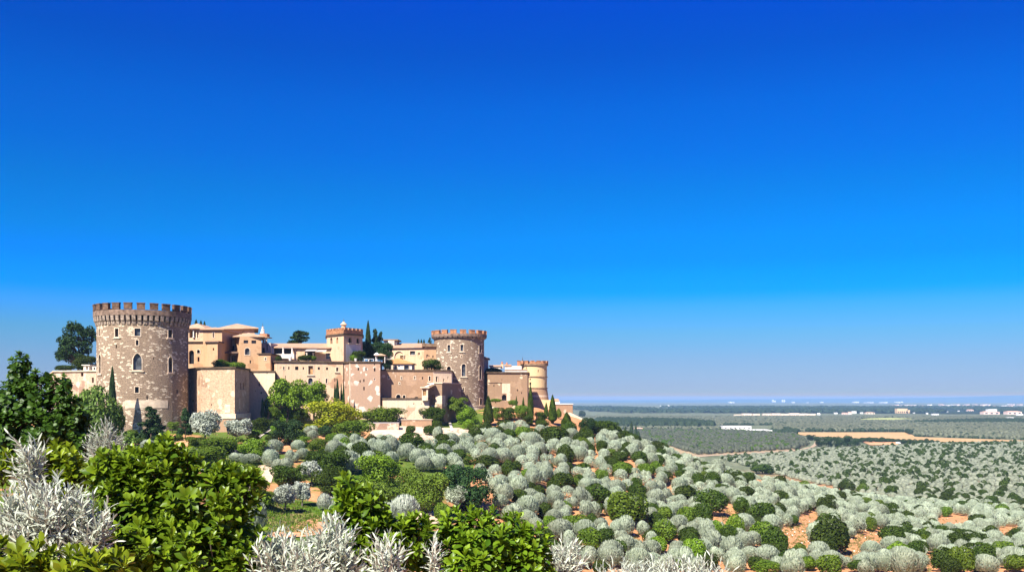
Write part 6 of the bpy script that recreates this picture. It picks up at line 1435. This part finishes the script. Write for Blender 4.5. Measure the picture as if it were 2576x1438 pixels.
# ---------------------------------------------------------------- foreground shrubs, leaf by leaf
def leaf_tpl(ns, prof, fold, curl):
    V, Q = [], []
    for i in range(ns + 1):
        t = i / ns; w = np.interp(t, [p[0] for p in prof], [p[1] for p in prof]); zc = -curl * t * t
        V += [(-w, t, zc + fold * w), (0, t, zc), (w, t, zc + fold * w)]
    for i in range(ns):
        a = i * 3; Q += [(a, a + 1, a + 4, a + 3), (a + 1, a + 2, a + 5, a + 4)]
    return np.array(V), np.array(Q)
OBOV = leaf_tpl(5, [(0, .03), (.3, .10), (.65, .21), (.85, .19), (.95, .11), (1, .01)], .45, .16)
LANC = leaf_tpl(4, [(0, .03), (.35, .09), (.7, .09), (1, .008)], .5, .10)
ROUND = leaf_tpl(5, [(0, .03), (.2, .16), (.5, .34), (.8, .36), (.93, .22), (1, .03)], .25, .2)
def place_leaves(tpl, O, d, nrm, L):
    V, Q = tpl; n = len(O); d = unit(d); side = unit(np.cross(d, nrm)); nn = np.cross(side, d)
    L = L[:, None, None]
    P = O[:, None, :] + L * (V[None, :, 0, None] * side[:, None, :] + V[None, :, 1, None] * d[:, None, :] + V[None, :, 2, None] * nn[:, None, :])
    return P.reshape(-1, 3), (Q[None] + (np.arange(n) * len(V))[:, None, None]).reshape(-1, 4), len(Q)
def rosettes(P, A, L, k, tilt, tpl):
    """k leaves fanned round axis A at each P"""
    n = len(P); A = unit(A); h = np.tile(np.array([[0.3, 0.5, 0.1]]), (n, 1)); X = unit(np.cross(A, h)); Yv = np.cross(A, X)
    O, D, N, LL, R = [], [], [], [], []
    base = rng.uniform(.15, .85, n)
    for j in range(k):
        f = j / max(k - 1, 1); ang = j * 2.399 + rng.uniform(0, 6.28, n) * 0 + rng.normal(0, .2, n) + base * 40
        th = np.radians(tilt[0] + (tilt[1] - tilt[0]) * f) + rng.normal(0, .12, n)
        rad = X * np.cos(ang)[:, None] + Yv * np.sin(ang)[:, None]
        D.append(A * np.cos(th)[:, None] + rad * np.sin(th)[:, None]); N.append(A * np.sin(th)[:, None] - rad * np.cos(th)[:, None] + rng.normal(0, .12, (n, 3)))
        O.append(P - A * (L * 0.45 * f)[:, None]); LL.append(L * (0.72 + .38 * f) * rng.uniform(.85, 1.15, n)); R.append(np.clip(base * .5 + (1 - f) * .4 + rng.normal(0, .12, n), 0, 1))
    V, Q, nq = place_leaves(tpl, np.concatenate(O), np.concatenate(D), np.concatenate(N), np.concatenate(LL))
    return V, Q, np.repeat(np.concatenate(R), nq)
def shell(lobes, Y0, spacing, dz=0.8, inner=0.35):
    P, D = [], []
    s = Y0 / FP; cs = [(np.array([gx(u, Y0), Y0 + dy, gz(v, Y0)]), np.array([ru * s, max(ru, rv) * s * dz, rv * s])) for u, v, ru, rv, dy in lobes]
    for c, r in cs:
        area = 4 * PI * (r[0] * r[1] + r[0] * r[2] + r[1] * r[2]) / 3; n = max(8, int(area / spacing ** 2)); d = sphere_pts(n, -.7); q = rng.uniform(.86, 1.06, n); ins = rng.random(n) < inner; q[ins] *= rng.uniform(.55, .9, ins.sum())
        p = c + d * r * q[:, None]; keep = np.ones(n, bool)
        for c2, r2 in cs:
            if c2 is not c: keep &= (((p - c2) / r2) ** 2).sum(1) > .45
        P.append(p[keep]); D.append(unit(d / r)[keep])
    return np.concatenate(P), np.concatenate(D), cs
def shrub(name, label, cat, lobes, Y0, mat, style, leafL, spacing, k=9, tilt=(12, 78), tpl=None, stem_mat='bark_grey', up=.9, every=3, inner=.35, dz=.8):
    lobes = [l if len(l) == 5 else l + (0.0,) for l in lobes]
    P, D, cs = shell(lobes, Y0, spacing, dz, inner); n = len(P)
    bx = float(np.mean([c[0] for c, r in cs])); by = Y0 + .1; bz = hz(bx, by) - .05
    th = empty(name, (bx, by, bz), label, cat); o3 = np.array([bx, by, bz]); st = MB()
    ax = unit(D * .7 + np.array([0, -.12, up]) + rng.normal(0, .25, (n, 3)))
    if style == 'rosette':
        V, Q, R = rosettes(P, ax, leafL * rng.uniform(.75, 1.2, n), k, tilt, tpl or OBOV)
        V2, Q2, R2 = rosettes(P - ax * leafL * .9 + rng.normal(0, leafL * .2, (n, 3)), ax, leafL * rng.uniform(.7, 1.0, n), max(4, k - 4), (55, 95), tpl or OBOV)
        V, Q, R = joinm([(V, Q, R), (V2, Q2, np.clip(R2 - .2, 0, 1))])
    else:       # upright shoots with narrow leaves all along
        O, DD, NN, LL, R = [], [], [], [], []; m = k
        SL = leafL * rng.uniform(2.6, 4.2, n); base = rng.uniform(.2, .8, n)
        X = unit(np.cross(ax, np.tile([[.3, .5, .1]], (n, 1)))); Yv = np.cross(ax, X); bend = rng.normal(0, .25, (n, 3))
        for j in range(m):
            f = j / (m - 1); ang = j * 2.399 + base * 30; t = np.radians(70 - 48 * f) + rng.normal(0, .15, n)
            rad = X * np.cos(ang)[:, None] + Yv * np.sin(ang)[:, None]; a2 = unit(ax + bend * f)
            O.append(P + ax * (SL * (f - .8))[:, None] + bend * (SL * f * f * .3)[:, None]); DD.append(a2 * np.cos(t)[:, None] + rad * np.sin(t)[:, None]); NN.append(a2 * np.sin(t)[:, None] - rad * np.cos(t)[:, None] + rng.normal(0, .15, (n, 3)))
            LL.append(leafL * (1.05 - .35 * f) * rng.uniform(.8, 1.2, n)); R.append(np.clip(base + rng.normal(0, .15, n), 0, 1))
        V, Q, nq = place_leaves(LANC, np.concatenate(O), np.concatenate(DD), np.concatenate(NN), np.concatenate(LL)); R = np.repeat(np.concatenate(R), nq)
        for i in range(n): st.tube([P[i] - ax[i] * SL[i] * .85, P[i] - ax[i] * SL[i] * .3, P[i] + ax[i] * SL[i] * .15 + bend[i] * SL[i] * .25], [.0035, .003, .0015], 3)
    link('crown', mesh_np(name + '_crown', V - o3, Q, R, smooth=True), M[mat], th)
    for c, r in cs:
        st.tube([(bx + random.uniform(-.05, .05), by, bz - .1), (bx * .6 + c[0] * .4, by * .5 + c[1] * .5, bz * .55 + c[2] * .45), tuple(c - [0, 0, r[2] * .3])], [.022, .014, .008], 5)
    for i in range(0, n, every):
        c = min(cs, key=lambda q: ((P[i] - q[0]) ** 2).sum())[0]; a = P[i] - ax[i] * leafL * .3; mid = c * .35 + P[i] * .65 - ax[i] * leafL * 1.2
        st.tube([c - [0, 0, .03], mid, a], [.008, .005, .0025], 4)
    st.build('stem', M[stem_mat], th)
    return th
shrub('broadleaf_tree', 'dark broad leaved tree with a sprig rising at the near left edge', 'tree', [(48, 1030, 100, 72), (140, 1035, 72, 70), (45, 1085, 150, 75), (172, 1075, 52, 62), (46, 930, 24, 44), (60, 965, 34, 30), (100, 950, 26, 20), (-25, 1020, 80, 62), (60, 1150, 130, 60), (180, 1130, 60, 50), (150, 975, 30, 32)], 14, 'lf_broad', 'rosette', .085, .13, 8, (25, 95), ROUND, 'bark', .5, 3, .45)
shrub('silver_shrub', 'feathery grey silver shrub in front of the great tower foot, behind the foreground leaves', 'bush', [(268, 1105, 34, 40), (245, 1135, 34, 26), (290, 1120, 22, 30)], 11, 'lf_silverblue', 'shoot', .07, .075, 12, stem_mat='twig_pale')
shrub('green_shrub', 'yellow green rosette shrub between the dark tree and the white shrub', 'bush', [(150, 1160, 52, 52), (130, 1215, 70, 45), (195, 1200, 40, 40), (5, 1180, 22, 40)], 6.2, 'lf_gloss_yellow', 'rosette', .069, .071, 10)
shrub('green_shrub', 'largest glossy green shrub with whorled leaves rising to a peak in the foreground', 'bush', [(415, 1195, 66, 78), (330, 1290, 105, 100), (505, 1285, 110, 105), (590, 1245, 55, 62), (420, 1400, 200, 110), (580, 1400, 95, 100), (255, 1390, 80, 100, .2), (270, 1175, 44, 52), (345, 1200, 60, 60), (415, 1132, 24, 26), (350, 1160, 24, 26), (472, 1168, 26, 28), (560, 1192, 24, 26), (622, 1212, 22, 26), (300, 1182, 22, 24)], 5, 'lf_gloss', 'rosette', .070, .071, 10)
shrub('silver_shrub', 'tall white silver sprig among green leaves at the near left', 'bush', [(76, 1150, 30, 36), (72, 1185, 26, 30)], 5, 'lf_white', 'shoot', .066, .05, 14, stem_mat='twig_pale', up=1.2)
shrub('silver_shrub', 'large white silver shrub with narrow leaves at the bottom left', 'bush', [(128, 1292, 92, 62), (60, 1335, 80, 66), (222, 1338, 56, 56), (120, 1378, 110, 50), (20, 1280, 26, 34)], 4.5, 'lf_white', 'shoot', .064, .05, 14, stem_mat='twig_pale', up=1.0)
shrub('green_shrub', 'bright yellow green leaves in the nearest bottom left corner', 'bush', [(45, 1425, 85, 60), (220, 1430, 90, 48), (-10, 1380, 40, 40)], 3.8, 'lf_gloss_yellow', 'rosette', .069, .071, 10)
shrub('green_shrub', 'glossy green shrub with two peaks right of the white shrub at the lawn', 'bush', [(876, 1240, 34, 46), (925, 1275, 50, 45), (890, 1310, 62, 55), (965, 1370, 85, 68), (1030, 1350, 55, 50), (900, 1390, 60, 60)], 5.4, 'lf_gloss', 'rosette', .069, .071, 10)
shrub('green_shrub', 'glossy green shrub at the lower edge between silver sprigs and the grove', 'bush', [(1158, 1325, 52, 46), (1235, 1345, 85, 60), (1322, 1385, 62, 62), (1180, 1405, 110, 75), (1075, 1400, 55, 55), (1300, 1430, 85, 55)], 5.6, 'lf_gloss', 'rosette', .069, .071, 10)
shrub('silver_shrub', 'broad white silver shrub in front of the lawn at the bottom', 'bush', [(745, 1412, 125, 58), (822, 1356, 50, 46), (665, 1424, 55, 48), (860, 1412, 40, 50)], 5, 'lf_white', 'shoot', .07, .052, 14, stem_mat='twig_pale', up=1.1)
shrub('silver_shrub', 'small white silver shrub between two glossy green shrubs', 'bush', [(970, 1415, 42, 48)], 4.8, 'lf_white', 'shoot', .066, .05, 14, stem_mat='twig_pale', up=1.2)
shrub('silver_shrub', 'white silver shrub right of the last glossy green shrub', 'bush', [(1422, 1412, 40, 42), (1400, 1440, 40, 30)], 6, 'lf_white', 'shoot', .07, .052, 14, stem_mat='twig_pale', up=1.2)
shrub('silver_shrub', 'white silver sprigs at the bottom edge in front of the grove', 'bush', [(1700, 1444, 80, 26), (1790, 1442, 40, 28), (1570, 1448, 75, 26)], 8, 'lf_white', 'shoot', .075, .075, 13, stem_mat='twig_pale', up=1.2)
shrub('silver_shrub', 'thin white silver twig rising inside the glossy green shrub', 'bush', [(1092, 1385, 14, 34)], 5.0, 'lf_white', 'shoot', .05, .05, 12, stem_mat='twig_pale', up=1.4)
# ---------------------------------------------------------------- light, air, camera
SUN = Vector((-0.38, -0.71, 0.82)).normalized()
ld = bpy.data.lights.new('sun', 'SUN'); ld.energy = SUN_E; ld.angle = math.radians(0.5); ld.color = (1.0, 0.94, 0.83)
lo = bpy.data.objects.new('sun', ld); col.objects.link(lo); lo.rotation_euler = SUN.to_track_quat('Z', 'Y').to_euler(); lo.location = (0, 0, 60)
w = bpy.data.worlds.new('World'); scn.world = w; w.use_nodes = True; nt = w.node_tree; bg = nt.nodes['Background']
sk = nt.nodes.new('ShaderNodeTexSky'); sk.sky_type = 'NISHITA'; sk.sun_disc = False
sk.sun_elevation = math.asin(SUN.z); sk.sun_rotation = math.atan2(SUN.x, SUN.y) % (2 * PI)
sk.altitude = 300; sk.air_density = AIR; sk.dust_density = DUST; sk.ozone_density = OZONE
tint = nt.nodes.new('ShaderNodeMix'); tint.data_type = 'RGBA'; tint.blend_type = 'MULTIPLY'; tint.inputs[0].default_value = 1.0
nt.links.new(sk.outputs[0], tint.inputs[6]); 
tc = nt.nodes.new('ShaderNodeTexCoord'); sp = nt.nodes.new('ShaderNodeSeparateXYZ'); nt.links.new(tc.outputs['Generated'], sp.inputs[0])
rp = nt.nodes.new('ShaderNodeValToRGB'); el = rp.color_ramp.elements
while len(el) < len(SKYR): el.new(.5)
for e, (p, c) in zip(el, SKYR): e.position = p; e.color = (*c, 1)
nt.links.new(sp.outputs[2], rp.inputs[0]); nt.links.new(rp.outputs[0], tint.inputs[7])
nt.links.new(tint.outputs[2], bg.inputs['Color']); bg.inputs['Strength'].default_value = SKY_S
if HAZE > 0:
    m = MB(); X = 21000; m.prism([(-X, -400), (X, -400), (X, 25500), (-X, 25500)], -48.5, 60); hm = bpy.data.materials.new('haze'); hm.use_nodes = True; t = hm.node_tree; t.nodes.remove(t.nodes['Principled BSDF'])
    pv = t.nodes.new('ShaderNodeVolumePrincipled'); pv.inputs['Density'].default_value = HAZE; pv.inputs['Color'].default_value = HAZEC; pv.inputs['Anisotropy'].default_value = 0.0
    t.links.new(pv.outputs[0], t.nodes['Material Output'].inputs['Volume'])
    hb = m.build('haze', hm); tag(hb, kind='stuff')
cam = bpy.data.cameras.new('camera'); co = bpy.data.objects.new('camera', cam); col.objects.link(co)
co.location = (0, 0, 0); co.rotation_euler = (PI / 2, 0, 0); cam.sensor_width = 36; cam.lens = 36 * FP / 2576; cam.shift_y = 285 / 2576; cam.clip_start = 0.1; cam.clip_end = 80000
scn.camera = co
vs = scn.view_settings; vs.view_transform = 'Standard'; vs.look = 'None'; vs.exposure = EXPO; vs.gamma = 1.0
scn.cycles.use_denoising = True; scn.cycles.max_bounces = 6; scn.cycles.diffuse_bounces = 3; scn.cycles.glossy_bounces = 2; scn.cycles.transmission_bounces = 3; scn.cycles.volume_bounces = 0; scn.cycles.transparent_max_bounces = 8
